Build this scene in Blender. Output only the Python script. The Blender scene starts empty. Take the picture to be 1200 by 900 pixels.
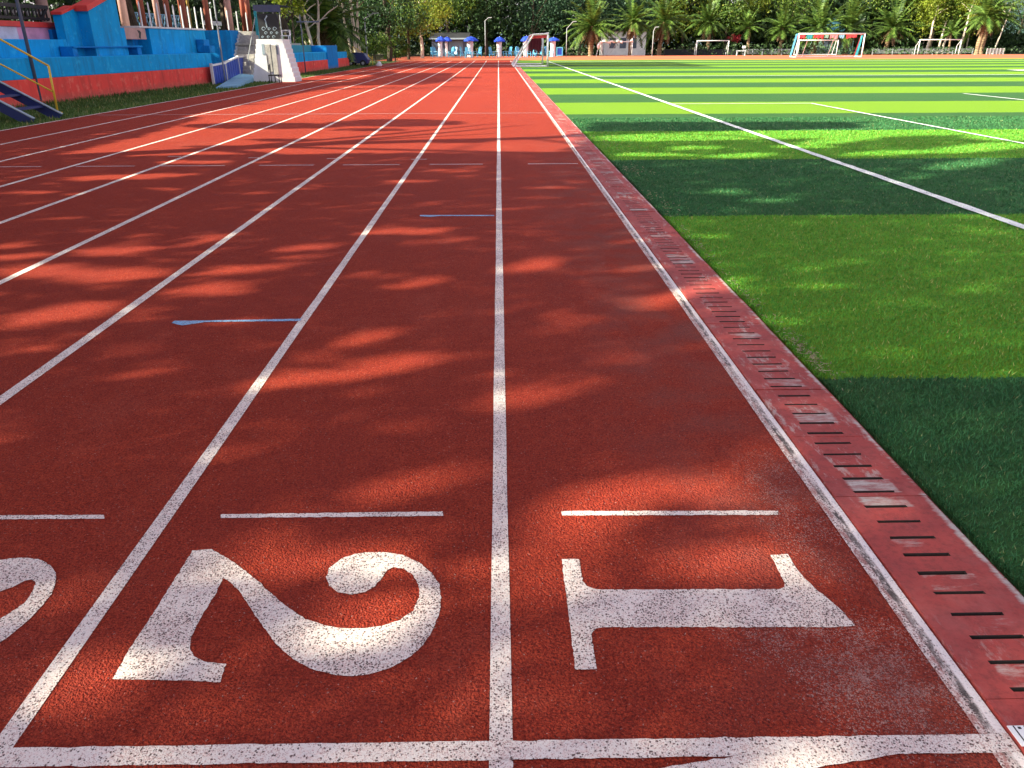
import bpy, bmesh, math, random
from mathutils import Vector, Matrix
random.seed(7)
R = math.radians
S = bpy.context.scene
COL = S.collection
rnd = random.random
uni = random.uniform

# ------------------------------------------------------------------ camera
CAM_H, CAM_X, PITCH, YAW, ROLL, FPX = 1.5695, 0.0138, 0.4163, 0.0148, -0.0035, 901.0
cp, sp_, cy, sy = math.cos(PITCH), math.sin(PITCH), math.cos(YAW), math.sin(YAW)
FW = Vector((sy*cp, cy*cp, -sp_)); RT0 = Vector((cy, -sy, 0)); UP0 = RT0.cross(FW)
RT = RT0*math.cos(ROLL) + UP0*math.sin(ROLL)
UP = -RT0*math.sin(ROLL) + UP0*math.cos(ROLL)
EYE = Vector((CAM_X, 0, CAM_H))
def ray(x, y):
    return FW + RT*((x-600)/FPX) - UP*((y-450)/FPX)
def at(x, y, z=0.0):
    """ground point seen at photo position x, y"""
    d = ray(x, y); t = (z-CAM_H)/d.z
    return EYE + d*t
def at_y(x, y, Y):
    d = ray(x, y); return EYE + d*(Y/d.y)
def at_x(x, y, X):
    d = ray(x, y); return EYE + d*((X-CAM_X)/d.x)
def proj(p):
    d = Vector(p)-EYE; z = d.dot(FW)
    if z < 0.05: return None
    return 600+FPX*d.dot(RT)/z, 450-FPX*d.dot(UP)/z

cd = bpy.data.cameras.new('camera'); cam = bpy.data.objects.new('camera', cd); COL.objects.link(cam)
cd.sensor_width = 36; cd.lens = FPX/1200*36; cd.clip_start = 0.05; cd.clip_end = 6000
M3 = Matrix((RT, UP, -FW)).transposed()
cam.matrix_world = Matrix.Translation(EYE) @ M3.to_4x4()
S.camera = cam

# ------------------------------------------------------------------ light
SUN_A, SUN_E = R(18), R(32)          # shadows run towards +X, a little forward
TO_SUN = Vector((-math.cos(SUN_A)*math.cos(SUN_E), -math.sin(SUN_A)*math.cos(SUN_E), math.sin(SUN_E)))
w = bpy.data.worlds.new('World'); S.world = w; w.use_nodes = True
nt = w.node_tree; bg = nt.nodes['Background']
sk = nt.nodes.new('ShaderNodeTexSky'); sk.sky_type = 'NISHITA'; sk.sun_disc = False
sk.sun_elevation = SUN_E; sk.sun_rotation = math.atan2(TO_SUN.x, TO_SUN.y)
sk.air_density = 1.0; sk.dust_density = 2.5; sk.ozone_density = 1.0
bw = nt.nodes.new('ShaderNodeRGBToBW'); nt.links.new(sk.outputs[0], bw.inputs[0])
wm = nt.nodes.new('ShaderNodeMix'); wm.data_type = 'RGBA'; wm.blend_type = 'MULTIPLY'; wm.inputs[0].default_value = 1
nt.links.new(bw.outputs[0], wm.inputs[6]); wm.inputs[7].default_value = (1.06, .90, 1.05, 1)
sm_ = nt.nodes.new('ShaderNodeMix'); sm_.data_type = 'RGBA'; sm_.inputs[0].default_value = .72      # hazy, nearly white sky
nt.links.new(sk.outputs[0], sm_.inputs[6]); nt.links.new(wm.outputs[2], sm_.inputs[7])
nt.links.new(sm_.outputs[2], bg.inputs[0]); bg.inputs[1].default_value = 0.135
sl = bpy.data.lights.new('sun', 'SUN'); sl.energy = 5.0; sl.angle = R(0.53); sl.color = (1, .965, .72)
so = bpy.data.objects.new('sun', sl); COL.objects.link(so)
so.rotation_euler = TO_SUN.to_track_quat('Z', 'Y').to_euler(); so.location = (-40, -20, 40)
S.view_settings.view_transform = 'Standard'; S.view_settings.look = 'None'
S.view_settings.exposure = 1.54; S.view_settings.gamma = 1
S.render.engine = 'CYCLES'
S.cycles.max_bounces = 6; S.cycles.diffuse_bounces = 4; S.cycles.use_denoising = True

# ------------------------------------------------------------------ node helpers
class NT:
    def __init__(s, name):
        s.m = bpy.data.materials.new(name); s.m.use_nodes = True
        s.t = s.m.node_tree; s.b = s.t.nodes['Principled BSDF']
    def n(s, typ, **kw):
        o = s.t.nodes.new(typ)
        for k, v in kw.items(): setattr(o, k, v)
        return o
    def l(s, a, b): s.t.links.new(a, b)
    def val(s, sock, v):
        if hasattr(v, 'is_linked') or isinstance(v, bpy.types.NodeSocket): s.l(v, sock)
        else: sock.default_value = v
    def pos(s):
        return s.n('ShaderNodeNewGeometry').outputs['Position']
    def mapping(s, scale=(1,1,1), loc=(0,0,0), rot=(0,0,0), src=None):
        m = s.n('ShaderNodeMapping'); m.inputs['Scale'].default_value = scale
        m.inputs['Location'].default_value = loc; m.inputs['Rotation'].default_value = rot
        s.l(src or s.pos(), m.inputs[0]); return m.outputs[0]
    def noise(s, scale, detail=4, rough=.55, src=None, out='Fac'):
        o = s.n('ShaderNodeTexNoise'); o.inputs['Scale'].default_value = scale
        o.inputs['Detail'].default_value = detail; o.inputs['Roughness'].default_value = rough
        s.l(src or s.pos(), o.inputs['Vector']); return o.outputs[out]
    def voro(s, scale, feature='F1', out='Distance', src=None, rand=1):
        o = s.n('ShaderNodeTexVoronoi'); o.feature = feature; o.inputs['Scale'].default_value = scale
        o.inputs['Randomness'].default_value = rand
        s.l(src or s.pos(), o.inputs['Vector']); return o.outputs[out]
    def ramp(s, fac, stops, interp='LINEAR'):
        o = s.n('ShaderNodeValToRGB'); o.color_ramp.interpolation = interp
        e = o.color_ramp.elements
        while len(e) < len(stops): e.new(.5)
        for i, (p, c) in enumerate(stops):
            e[i].position = p; e[i].color = (c, c, c, 1) if not hasattr(c, '__len__') else (*c, 1)
        s.l(fac, o.inputs[0]); return o.outputs[0]
    def mix(s, fac, a, b, mode='MIX'):
        o = s.n('ShaderNodeMix', data_type='RGBA', blend_type=mode)
        s.val(o.inputs[0], fac)
        for k, v in ((6, a), (7, b)):
            if isinstance(v, bpy.types.NodeSocket): s.l(v, o.inputs[k])
            else: o.inputs[k].default_value = (*v, 1) if len(v) == 3 else v
        return o.outputs[2]
    def math(s, op, a, b=0.0, c=0.0, clamp=False):
        o = s.n('ShaderNodeMath', operation=op, use_clamp=clamp)
        for i, v in enumerate((a, b, c)): s.val(o.inputs[i], v)
        return o.outputs[0]
    def xyz(s, src=None):
        o = s.n('ShaderNodeSeparateXYZ'); s.l(src or s.pos(), o.inputs[0]); return o.outputs
    def bump(s, h, strength=.5, dist=.01, nrm=None):
        o = s.n('ShaderNodeBump'); o.inputs['Strength'].default_value = strength
        o.inputs['Distance'].default_value = dist; s.l(h, o.inputs['Height'])
        if nrm: s.l(nrm, o.inputs['Normal'])
        return o.outputs[0]
    def done(s, col, rough=.8, nrm=None, spec=.3, metal=0):
        s.val(s.b.inputs['Base Color'], col if isinstance(col, bpy.types.NodeSocket) else (*col, 1))
        s.val(s.b.inputs['Roughness'], rough)
        s.b.inputs['Specular IOR Level'].default_value = spec
        s.b.inputs['Metallic'].default_value = metal
        if nrm: s.l(nrm, s.b.inputs['Normal'])
        return s.m

def painted(name, col, rough=.6, dirt=.35, scale=2.5, bump=.15, spec=.3, metal=0):
    """painted or plastered surface with uneven colour, stains and fine bump"""
    t = NT(name)
    n1 = t.noise(scale, 6, .65); n2 = t.noise(scale*9, 4)
    c = t.mix(t.ramp(n1, [(.35, 0), (.7, 1)]), col, [v*(1-dirt) + .04*dirt for v in col])
    c = t.mix(t.ramp(n2, [(.55, 0), (.8, .5)]), c, [min(1, v*1.15+.02) for v in col])
    return t.done(c, rough, t.bump(t.noise(scale*14, 3), bump, .01), spec, metal)

def wall_paint(name, col, pale):
    t = NT(name); p = t.pos(); z = t.xyz(p)[2]
    c = t.mix(t.ramp(t.noise(.8, 6, .65, src=p), [(.35, 0), (.7, .6)]), col, [v*.72+.01 for v in col])
    c = t.mix(t.ramp(t.noise(2.2, 6, .75, src=t.mapping((1.6, 1.6, .22), src=p)), [(.48, 0), (.68, .75)]), c, [v*.50+.015 for v in col])     # drips
    c = t.mix(t.ramp(t.noise(3.0, 6, .7, src=p), [(.54, 0), (.66, .75)]), c, pale)                                                  # rubbed and repainted patches
    c = t.mix(t.ramp(t.noise(9, 5, .8, src=p), [(.645, 0), (.70, .75)]), c, (.34, .31, .28))                                          # chips to plaster
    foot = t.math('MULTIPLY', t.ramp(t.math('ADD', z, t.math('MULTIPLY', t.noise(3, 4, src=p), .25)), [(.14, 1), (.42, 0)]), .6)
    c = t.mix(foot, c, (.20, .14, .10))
    return t.done(c, .75, t.bump(t.math('ADD', t.noise(2.5, 4, src=p), t.math('MULTIPLY', t.noise(30, 3, src=p), .2)), .5, .02), .12)
# --- running track rubber
def rubber():
    t = NT('track_rubber')
    p = t.pos()
    dist = t.noise(70, 3, .6, src=p)
    warp = t.mix(.02, p, t.noise(40, 2, src=p, out='Color'))
    g1 = t.voro(165, src=warp, feature='SMOOTH_F1'); g2 = t.noise(120, 3, .6, src=p); g3 = t.noise(330, 2, .5, src=p)
    cellc = t.voro(210, out='Color', src=p)
    cr = t.n('ShaderNodeSeparateColor'); t.l(cellc, cr.inputs[0])
    big = t.noise(.55, 5, .6, src=p); mid = t.noise(6, 4, .6, src=p)
    c = t.mix(t.ramp(big, [(.3, 0), (.7, 1)]), (.51, .057, .021), (.43, .047, .024))
    c = t.mix(t.ramp(mid, [(.35, 0), (.75, .5)]), c, (.36, .038, .024))
    c = t.mix(t.ramp(g2, [(.36, .95), (.56, 0)]), c, (.13, .012, .009))
    c = t.mix(t.ramp(t.noise(34, 5, .85, src=p), [(.40, .55), (.56, 0)]), c, (.22, .022, .014))
    c = t.mix(t.ramp(t.noise(13, 6, .8, src=p), [(.50, 0), (.72, .45)]), c, (.56, .085, .040))
    c = t.mix(t.ramp(cr.outputs[0], [(.0, .6), (.45, 0)]), c, (.20, .020, .014))
    c = t.mix(t.ramp(cr.outputs[2], [(.6, 0), (1, .45)]), c, (.62, .10, .05))
    # grey dusty lane edge and worn pale scuffs (fixed places on the rubber)
    sx = t.xyz(p)
    def spot(x, y, rx, ry):
        a = t.math('MULTIPLY', t.math('SUBTRACT', sx[0], x), 1/rx); b = t.math('MULTIPLY', t.math('SUBTRACT', sx[1], y), 1/ry)
        d = t.math('ADD', t.math('MULTIPLY', a, a), t.math('MULTIPLY', b, b))
        return t.math('SUBTRACT', 1.0, d, clamp=True)
    worn = t.math('MAXIMUM', spot(1.02, 1.57, .26, .30), t.math('MULTIPLY', spot(.85, 1.75, .25, .18), .7))
    worn = t.math('MAXIMUM', worn, t.math('MULTIPLY', spot(1.08, 2.4, .18, .5), .45))
    fine = t.voro(330, out='Color', src=t.mix(.012, p, t.noise(150, 2, src=p, out='Color'))); fr = t.n('ShaderNodeSeparateColor'); t.l(fine, fr.inputs[0])
    speck = t.math('LESS_THAN', fr.outputs[1], t.math('ADD', .006, t.math('MULTIPLY', worn, t.math('MULTIPLY', t.ramp(t.noise(11, 4, .7, src=p), [(.35, 0), (.75, 1)]), .85))))
    c = t.mix(t.math('MULTIPLY', speck, .60), c, (.62, .42, .37))
    dust = t.math('MULTIPLY', t.math('MAXIMUM', spot(1.05, 7.0, .75, 9), t.math('MULTIPLY', spot(1.1, 4.6, .3, 1.3), 1.2)), t.ramp(t.noise(3, 5, src=p), [(.4, 0), (.75, .55)]))
    c = t.mix(dust, c, (.22, .10, .085))
    st1 = t.ramp(t.noise(1.0, 6, .7, src=t.mapping((1.6, .30, 1), src=p)), [(.50, 0), (.68, .42)])
    c = t.mix(st1, c, (.30, .040, .028))
    st2 = t.ramp(t.noise(.8, 6, .75, src=t.mapping((1, .55, 1), loc=(4, 9, 0), src=p)), [(.55, 0), (.72, .30)])
    c = t.mix(t.math('MULTIPLY', st2, t.ramp(t.noise(60, 3, .7, src=p), [(.4, .2), (.6, 1)])), c, (.60, .16, .11))
    # darker joins between the poured strips
    seam = t.ramp(t.noise(1.1, 3, src=t.mapping((.12, 2.2, 1), src=p)), [(.6, 0), (.68, .18)])
    c = t.mix(seam, c, (.30, .036, .03))
    h = t.math('ADD', t.math('MULTIPLY', g2, 1.0), t.math('ADD', t.math('MULTIPLY', g1, -.7), t.math('MULTIPLY', g3, .25)))
    return t.done(c, .78, t.bump(t.math('ADD', t.math('MULTIPLY', h, 1.25), t.math('MULTIPLY', t.noise(28, 3, .7, src=p), .9)), 1.0, .016), .10)

def line_paint(name, worn=0, col=(.77, .695, .64), dens=.19, blue=False):
    t = NT(name); p = t.pos()
    wp_ = t.mix(.006, p, t.noise(160, 2, src=p, out='Color'))
    cr = t.n('ShaderNodeSeparateColor'); t.l(t.voro(155, out='Color', src=wp_), cr.inputs[0]); vd = t.voro(155, src=wp_)
    cr2 = t.n('ShaderNodeSeparateColor'); t.l(t.voro(250, out='Color', src=wp_), cr2.inputs[0]); vd2 = t.voro(250, src=wp_)
    d = t.math('ADD', dens*.45, t.math('MULTIPLY', t.ramp(t.noise(7, 5, src=p), [(.35, 0), (.75, 1)]), dens*1.5))
    if worn:
        s = t.ramp(t.noise(3.2, 6, .75, src=t.mapping((14, 1.2, 1), src=p)), [(.45, 0), (.62, 1)])
        xx = t.xyz(p)
        band = t.math('SUBTRACT', 1.0, t.math('ABSOLUTE', t.math('DIVIDE', t.math('SUBTRACT', xx[0], 1.222), .022)), clamp=True)
        ex = t.math('MULTIPLY', s, t.math('MULTIPLY', band, worn))
        ex = t.math('ADD', ex, t.math('MULTIPLY', t.math('LESS_THAN', xx[0], 1.222), .22))
        d = t.math('ADD', d, ex)
    k = t.math('MULTIPLY', t.math('LESS_THAN', cr.outputs[0], t.math('MULTIPLY', d, 3.0)), t.math('LESS_THAN', vd, t.math('ADD', .18, t.math('MULTIPLY', cr.outputs[2], .30))))
    k2 = t.math('MULTIPLY', t.math('LESS_THAN', cr2.outputs[0], t.math('MULTIPLY', d, 3.0)), t.math('LESS_THAN', vd2, .48))
    c = t.mix(t.ramp(t.noise(4, 5, src=p), [(.3, 0), (.8, .6)]), col, [v*.82 for v in col])
    c = t.mix(t.ramp(cr.outputs[1], [(.55, 0), (1, .5)]), c, (col[0]*.92, col[1]*.72, col[2]*.68))
    c = t.mix(t.math('MULTIPLY', k2, .6), c, (.36, .17, .15))
    c = t.mix(t.math('MULTIPLY', k, .9), c, (.06, .025, .022))
    if worn:
        n1 = t.noise(38, 5, .8, src=t.mapping((1, .35, 1), src=p))
        wob = t.math('MULTIPLY', t.math('SUBTRACT', t.noise(4, 4, src=p), .5), .022)
        xw = t.math('ADD', xx[0], wob)
        bd = t.math('SUBTRACT', 1.0, t.math('ABSOLUTE', t.math('DIVIDE', t.math('SUBTRACT', xw, 1.224), .0135)), clamp=True)
        on = t.ramp(t.noise(1.6, 3, .6, src=t.mapping((0, 1, 0), src=p)), [(.36, 0), (.52, 1)])
        dk = t.math('MULTIPLY', t.math('MULTIPLY', t.ramp(n1, [(.42, 0), (.52, 1)]), on), t.ramp(bd, [(0, 0), (.4, 1)]))
        lf = t.ramp(t.math('SUBTRACT', 1.222, xw), [(.0, 0), (.010, 1)])
        c = t.mix(t.math('MULTIPLY', t.math('MULTIPLY', t.ramp(n1, [(.46, 0), (.56, 1)]), lf), .75), c, (.34, .12, .10))
        c = t.mix(t.math('MULTIPLY', dk, .92), c, (.055, .045, .040))
        k = t.math('MULTIPLY', k, .6)
        c = t.mix(t.ramp(t.math('SUBTRACT', xw, 1.236), [(0, 0), (.004, .5)]), c, (.90, .86, .83))
    h = t.math('ADD', t.noise(120, 3, .6, src=p), t.math('MULTIPLY', k, -.6))
    return t.done(c, .7, t.bump(h, .6, .006), .3)

def turf(name, blade=False):
    t = NT(name); p = t.pos(); s = t.xyz(p)
    wob = t.math('ADD', t.math('MULTIPLY', t.math('SUBTRACT', t.noise(1.3, 4, src=p), .5), .14), t.math('MULTIPLY', t.math('SUBTRACT', t.noise(22, 3, .7, src=p), .5), t.math('ADD', .10, t.math('MULTIPLY', s[1], .012))))
    ph = t.math('FRACT', t.math('MULTIPLY', t.math('SUBTRACT', t.math('ADD', s[1], wob), 3.60-8.1*4), 1/8.1))
    light = t.math('LESS_THAN', ph, .5)
    if blade:
        rp = t.n('ShaderNodeNewGeometry').outputs['Random Per Island']
        L = t.mix(rp, (.055, .235, .030), (.155, .42, .050)); D = t.mix(rp, (.020, .100, .038), (.058, .195, .070))
        L = t.mix(t.math('GREATER_THAN', rp, .965), L, (.40, .42, .12)); D = t.mix(t.math('GREATER_THAN', rp, .97), D, (.20, .26, .11))
    else:
        f = t.noise(260, 2, .6, src=t.mapping((1, .45, 1), src=p)); f2 = t.noise(34, 4, .65, src=p)
        L = t.mix(t.ramp(f, [(.3, 0), (.7, 1)]), (.125, .25, .012), (.22, .40, .018))
        D = t.mix(t.ramp(f, [(.3, 0), (.7, 1)]), (.022, .088, .022), (.055, .160, .038))
        L = t.mix(t.ramp(f2, [(.3, .45), (.6, 0)]), L, (.06, .19, .016)); D = t.mix(t.ramp(f2, [(.3, .5), (.6, 0)]), D, (.008, .055, .018))
    c = t.mix(light, D, L)
    pat = t.ramp(t.noise(.9, 5, .65, src=p), [(.45, 0), (.8, .22)])
    c = t.mix(pat, c, t.mix(.5, c, (.16, .20, .045)))
    c = t.mix(t.ramp(t.noise(2.8, 5, .7, src=p), [(.62, 0), (.8, .35)]), c, (.09, .12, .035))
    nb = None if blade else t.bump(t.math('ADD', t.noise(190, 3, .7, src=t.mapping((1, .5, 1), src=p)), t.noise(30, 3, src=p)), .9, .02)
    return t.done(c, .62 if blade else .75, nb, .12)

def slab_mat():
    t = NT('painted_concrete_cover'); p = t.pos(); s = t.xyz(p)
    red = t.mix(t.ramp(t.noise(5, 5, src=p), [(.3, 0), (.75, 1)]), (.40, .056, .044), (.27, .042, .038))
    red = t.mix(t.ramp(t.noise(45, 4, .7, src=p), [(.45, 0), (.7, .7)]), red, (.17, .030, .026))
    red = t.mix(t.ramp(t.noise(3.1, 5, .75, src=p), [(.5, 0), (.7, .5)]), red, (.46, .12, .10))
    st = t.noise(7, 6, .75, src=t.mapping((.8, 3.2, 1), rot=(0, 0, .25), src=p))
    lo = t.noise(1.35, 3, .6, src=t.mapping((1, 1, 1), loc=(0, .35, 0), src=p))
    ctr = t.math('SUBTRACT', 1.0, t.math('ABSOLUTE', t.math('DIVIDE', t.math('SUBTRACT', s[0], 1.44), .115)), clamp=True)
    edge = t.math('SUBTRACT', 1.0, t.math('ABSOLUTE', t.math('DIVIDE', t.math('SUBTRACT', s[0], 1.605), .035)), clamp=True)
    wn = t.n('ShaderNodeTexWhiteNoise', noise_dimensions='1D')
    cv = t.math('DIVIDE', t.math('ADD', s[1], .486), .4897)          # which cover, then which bar between two slots
    bar_ = t.math('FLOOR', t.math('DIVIDE', t.math('SUBTRACT', t.math('MULTIPLY', t.math('FRACT', cv), .4897), .0295), .0974))
    t.l(t.math('ADD', t.math('MULTIPLY', t.math('FLOOR', cv), 7.13), bar_), wn.inputs['W'])
    gap = t.ramp(wn.outputs['Value'], [(.35, .04), (.90, .33)])
    wear = t.math('ADD', t.math('MULTIPLY', t.math('MULTIPLY', t.ramp(ctr, [(0, 0), (.3, 1)]), gap), t.ramp(lo, [(.32, .25), (.55, 1.3)])), t.math('MULTIPLY', edge, t.ramp(t.noise(2.1, 4, .6, src=p), [(.32, .16), (.6, .52)])))
    k = t.ramp(t.math('ADD', st, wear), [(.74, 0), (.98, 1)])
    scr = t.ramp(t.noise(5, 7, .8, src=t.mapping((2.2, .7, 1), rot=(0, 0, -.5), src=p)), [(.54, 0), (.62, .65)])
    k = t.math('MULTIPLY', k, t.ramp(t.noise(26, 5, .8, src=t.mapping((.5, 1.6, 1), src=p)), [(.32, .25), (.5, 1)]))
    k = t.math('MAXIMUM', k, t.math('MULTIPLY', scr, t.ramp(t.noise(1.7, 3, src=p), [(.38, 0), (.58, 1)])))
    gray = t.mix(t.noise(60, 4, src=p), (.34, .29, .26), (.58, .52, .47))
    c = t.mix(k, red, gray)
    return t.done(c, .7, t.bump(t.math('ADD', t.noise(160, 3, src=p), t.math('MULTIPLY', k, -.5)), .35, .004), .3)

def leaf_mat(name, c1, c2, trans=.35, rough=.55, c3=None):
    t = NT(name)
    g = t.n('ShaderNodeNewGeometry'); rp = g.outputs['Random Per Island']
    c = t.mix(rp, c1, c2)
    c = t.mix(t.ramp(t.noise(.45, 3), [(.4, 0), (.7, .55)]), c, [v*.55 for v in c1])
    if c3: c = t.mix(t.math('GREATER_THAN', rp, .93), c, c3)
    m = t.done(c, rough, None, .3)
    tr = t.n('ShaderNodeBsdfTranslucent'); t.l(c, tr.inputs[0])
    mx = t.n('ShaderNodeMixShader'); mx.inputs[0].default_value = trans
    t.l(t.b.outputs[0], mx.inputs[1]); t.l(tr.outputs[0], mx.inputs[2])
    t.l(mx.outputs[0], t.t.nodes['Material Output'].inputs[0])
    return m

def soil():
    t = NT('soil'); p = t.pos()
    c = t.mix(t.ramp(t.noise(.4, 6, .65), [(.35, 0), (.65, 1)]), (.055, .060, .025), (.10, .085, .05))
    c = t.mix(t.ramp(t.noise(8, 5, .7), [(.45, 0), (.7, .7)]), c, (.035, .055, .018))
    return t.done(c, .95, t.bump(t.noise(20, 5), .5, .05), .1)
def verge():
    t = NT('verge_grass')
    c = t.mix(t.noise(120, 3, .7), (.05, .115, .020), (.12, .19, .045))
    c = t.mix(t.ramp(t.noise(1.6, 5, .7), [(.45, 0), (.7, .7)]), c, (.11, .095, .05))
    return t.done(c, .9, t.bump(t.noise(90, 4), .8, .03), .15)
def bark(name, c1, c2, sc=6):
    t = NT(name)
    k = t.noise(sc, 6, .7, src=t.mapping((3, 3, .6)))
    c = t.mix(t.ramp(k, [(.35, 0), (.65, 1)]), c1, c2)
    return t.done(c, .9, t.bump(k, .6, .03), .15)
def ringed(name, c1, c2):
    t = NT(name); z = t.xyz()[2]
    k = t.math('FRACT', t.math('ADD', t.math('MULTIPLY', z, 4.5), t.math('MULTIPLY', t.noise(3, 4), .9)))
    c = t.mix(t.ramp(k, [(.1, 0), (.5, 1), (.95, .2)]), c1, c2)
    return t.done(c, .95, t.bump(k, .7, .05), .1)

MT = dict(
    rubber=rubber(), apron=painted('apron_rubber', (.60, .15, .075), .85, .35, .25, .3, .1), paint=line_paint('line_paint'), digit=line_paint('number_paint', dens=.25),
    worn=line_paint('kerb_line_paint', worn=.25, dens=.10), bluepaint=line_paint('blue_mark_paint', col=(.22, .46, .72), dens=.22),
    faint=line_paint('faded_line_paint', col=(.60, .42, .42), dens=.4),
    turf=turf('turf_base'), blades=turf('turf_fibre', True), fieldline=painted('field_line_fibre', (.82, .86, .80), .8, .25, 6, .4),
    slab=slab_mat(), channel=painted('dark_channel', (.035, .024, .019), .9, .5), soil=soil(), verge=verge(),
    blue=wall_paint('blue_wall_paint', (.002, .37, .78), (.03, .46, .80)), shadeblue=wall_paint('shaded_blue_wall_paint', (.002, .22, .60), (.01, .30, .66)),  # second blue carries the shade of recess and turned faces in its colour
    red=wall_paint('red_wall_paint', (.90, .085, .065), (.86, .20, .14)), coping=painted('red_coping_paint', (.72, .05, .04), .5, .25),
    pink=painted('pink_plaster', (.72, .33, .50), .7, .35), lilac=painted('lilac_plaster', (.62, .62, .74), .7, .35), tan=painted('tan_plaster', (.55, .34, .29), .75, .35),
    black=painted('black_paint', (.02, .02, .022), .5, .3), white=painted('white_paint', (.80, .80, .80), .45, .15), cream=painted('aged_white_paint', (.74, .73, .70), .6, .35),
    greyconc=painted('grey_concrete', (.50, .47, .43), .85, .45, 5, .5), steel=painted('grey_steel', (.35, .37, .38), .45, .3, spec=.5), darksteel=painted('slate_steel', (.10, .13, .19), .45, .3, spec=.5),
    navy=painted('navy_steel_paint', (.012, .030, .15), .4, .25, spec=.5), yellow=painted('yellow_rail_paint', (.78, .53, .03), .4, .3, spec=.5),
    rust=painted('rust_red_column', (.36, .10, .06), .6, .3), pinkcol=painted('pink_column', (.62, .35, .30), .6, .3), ochre=painted('ochre_column', (.50, .32, .07), .6, .3),
    roof=painted('dark_roof', (.025, .026, .030), .7, .4), canopyblue=painted('blue_canvas', (.004, .006, .045), .8, .25), parasol=painted('blue_parasol_cloth', (.012, .06, .52), .6, .25, 3),
    sleeve=painted('white_sleeve', (.82, .82, .82), .6, .12), skyblue=painted('pale_blue_plastic', (.10, .42, .66), .4, .2, spec=.5), paleblue=painted('pale_blue_boards', (.22, .45, .62), .6, .3),
    royal=painted('royal_blue_paint', (.012, .055, .40), .45, .25), maroon=painted('maroon_cloth', (.12, .010, .022), .8, .3), netred=painted('red_cloth', (.62, .06, .07), .8, .25), teal=painted('teal_cloth', (.03, .30, .36), .8, .25), rose=painted('rose_cloth', (.66, .24, .26), .8, .25),
    tealroof=painted('teal_roof', (.025, .10, .14), .6, .3), greenwall=painted('pale_green_wall', (.24, .42, .34), .7, .3), panel=painted('blue_grey_panel', (.32, .40, .46), .5, .35), tyre=painted('tyre_rubber', (.02, .02, .02), .8, .2),
    hill=painted('hazed_wooded_hill', (.055, .11, .12), .95, .5, .03, .3), straw=painted('dry_straw', (.46, .37, .16), .9, .4, 6, .5),  # hill green is tinted towards blue to paint in distance haze
    trunk_pale=bark('pale_bark', (.42, .35, .26), (.74, .66, .54)), trunk_dark=bark('dark_bark', (.035, .028, .02), (.11, .085, .06)), trunk_palm=ringed('palm_bark', (.16, .10, .06), (.40, .28, .17)),
    skirt=leaf_mat('dead_frond', (.12, .07, .035), (.34, .22, .12), .2, .8),
    leaf_mid=leaf_mat('leaf_mid_green', (.040, .095, .014), (.15, .24, .03), .35, .5, (.26, .30, .05)), leaf_dark=leaf_mat('leaf_dark_green', (.012, .040, .012), (.055, .12, .032), .25),
    leaf_teal=leaf_mat('leaf_blue_green', (.014, .050, .028), (.075, .16, .075), .25), leaf_yellow=leaf_mat('leaf_yellow_green', (.13, .20, .015), (.30, .36, .035), .4, .5, (.42, .42, .08)), leaf_palm=leaf_mat('palm_leaf', (.03, .085, .014), (.18, .28, .05), .3, .42),
    leaf_wood=leaf_mat('woodland_leaf', (.008, .026, .010), (.065, .125, .036), .2), flower=leaf_mat('red_flower', (.45, .03, .05), (.70, .10, .12), .3), weeds=leaf_mat('weed_leaf', (.05, .11, .02), (.14, .22, .05), .3, .6, (.30, .28, .10)), debris=leaf_mat('dry_grass_fibre', (.16, .14, .07), (.46, .42, .26), .2),
)

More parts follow.
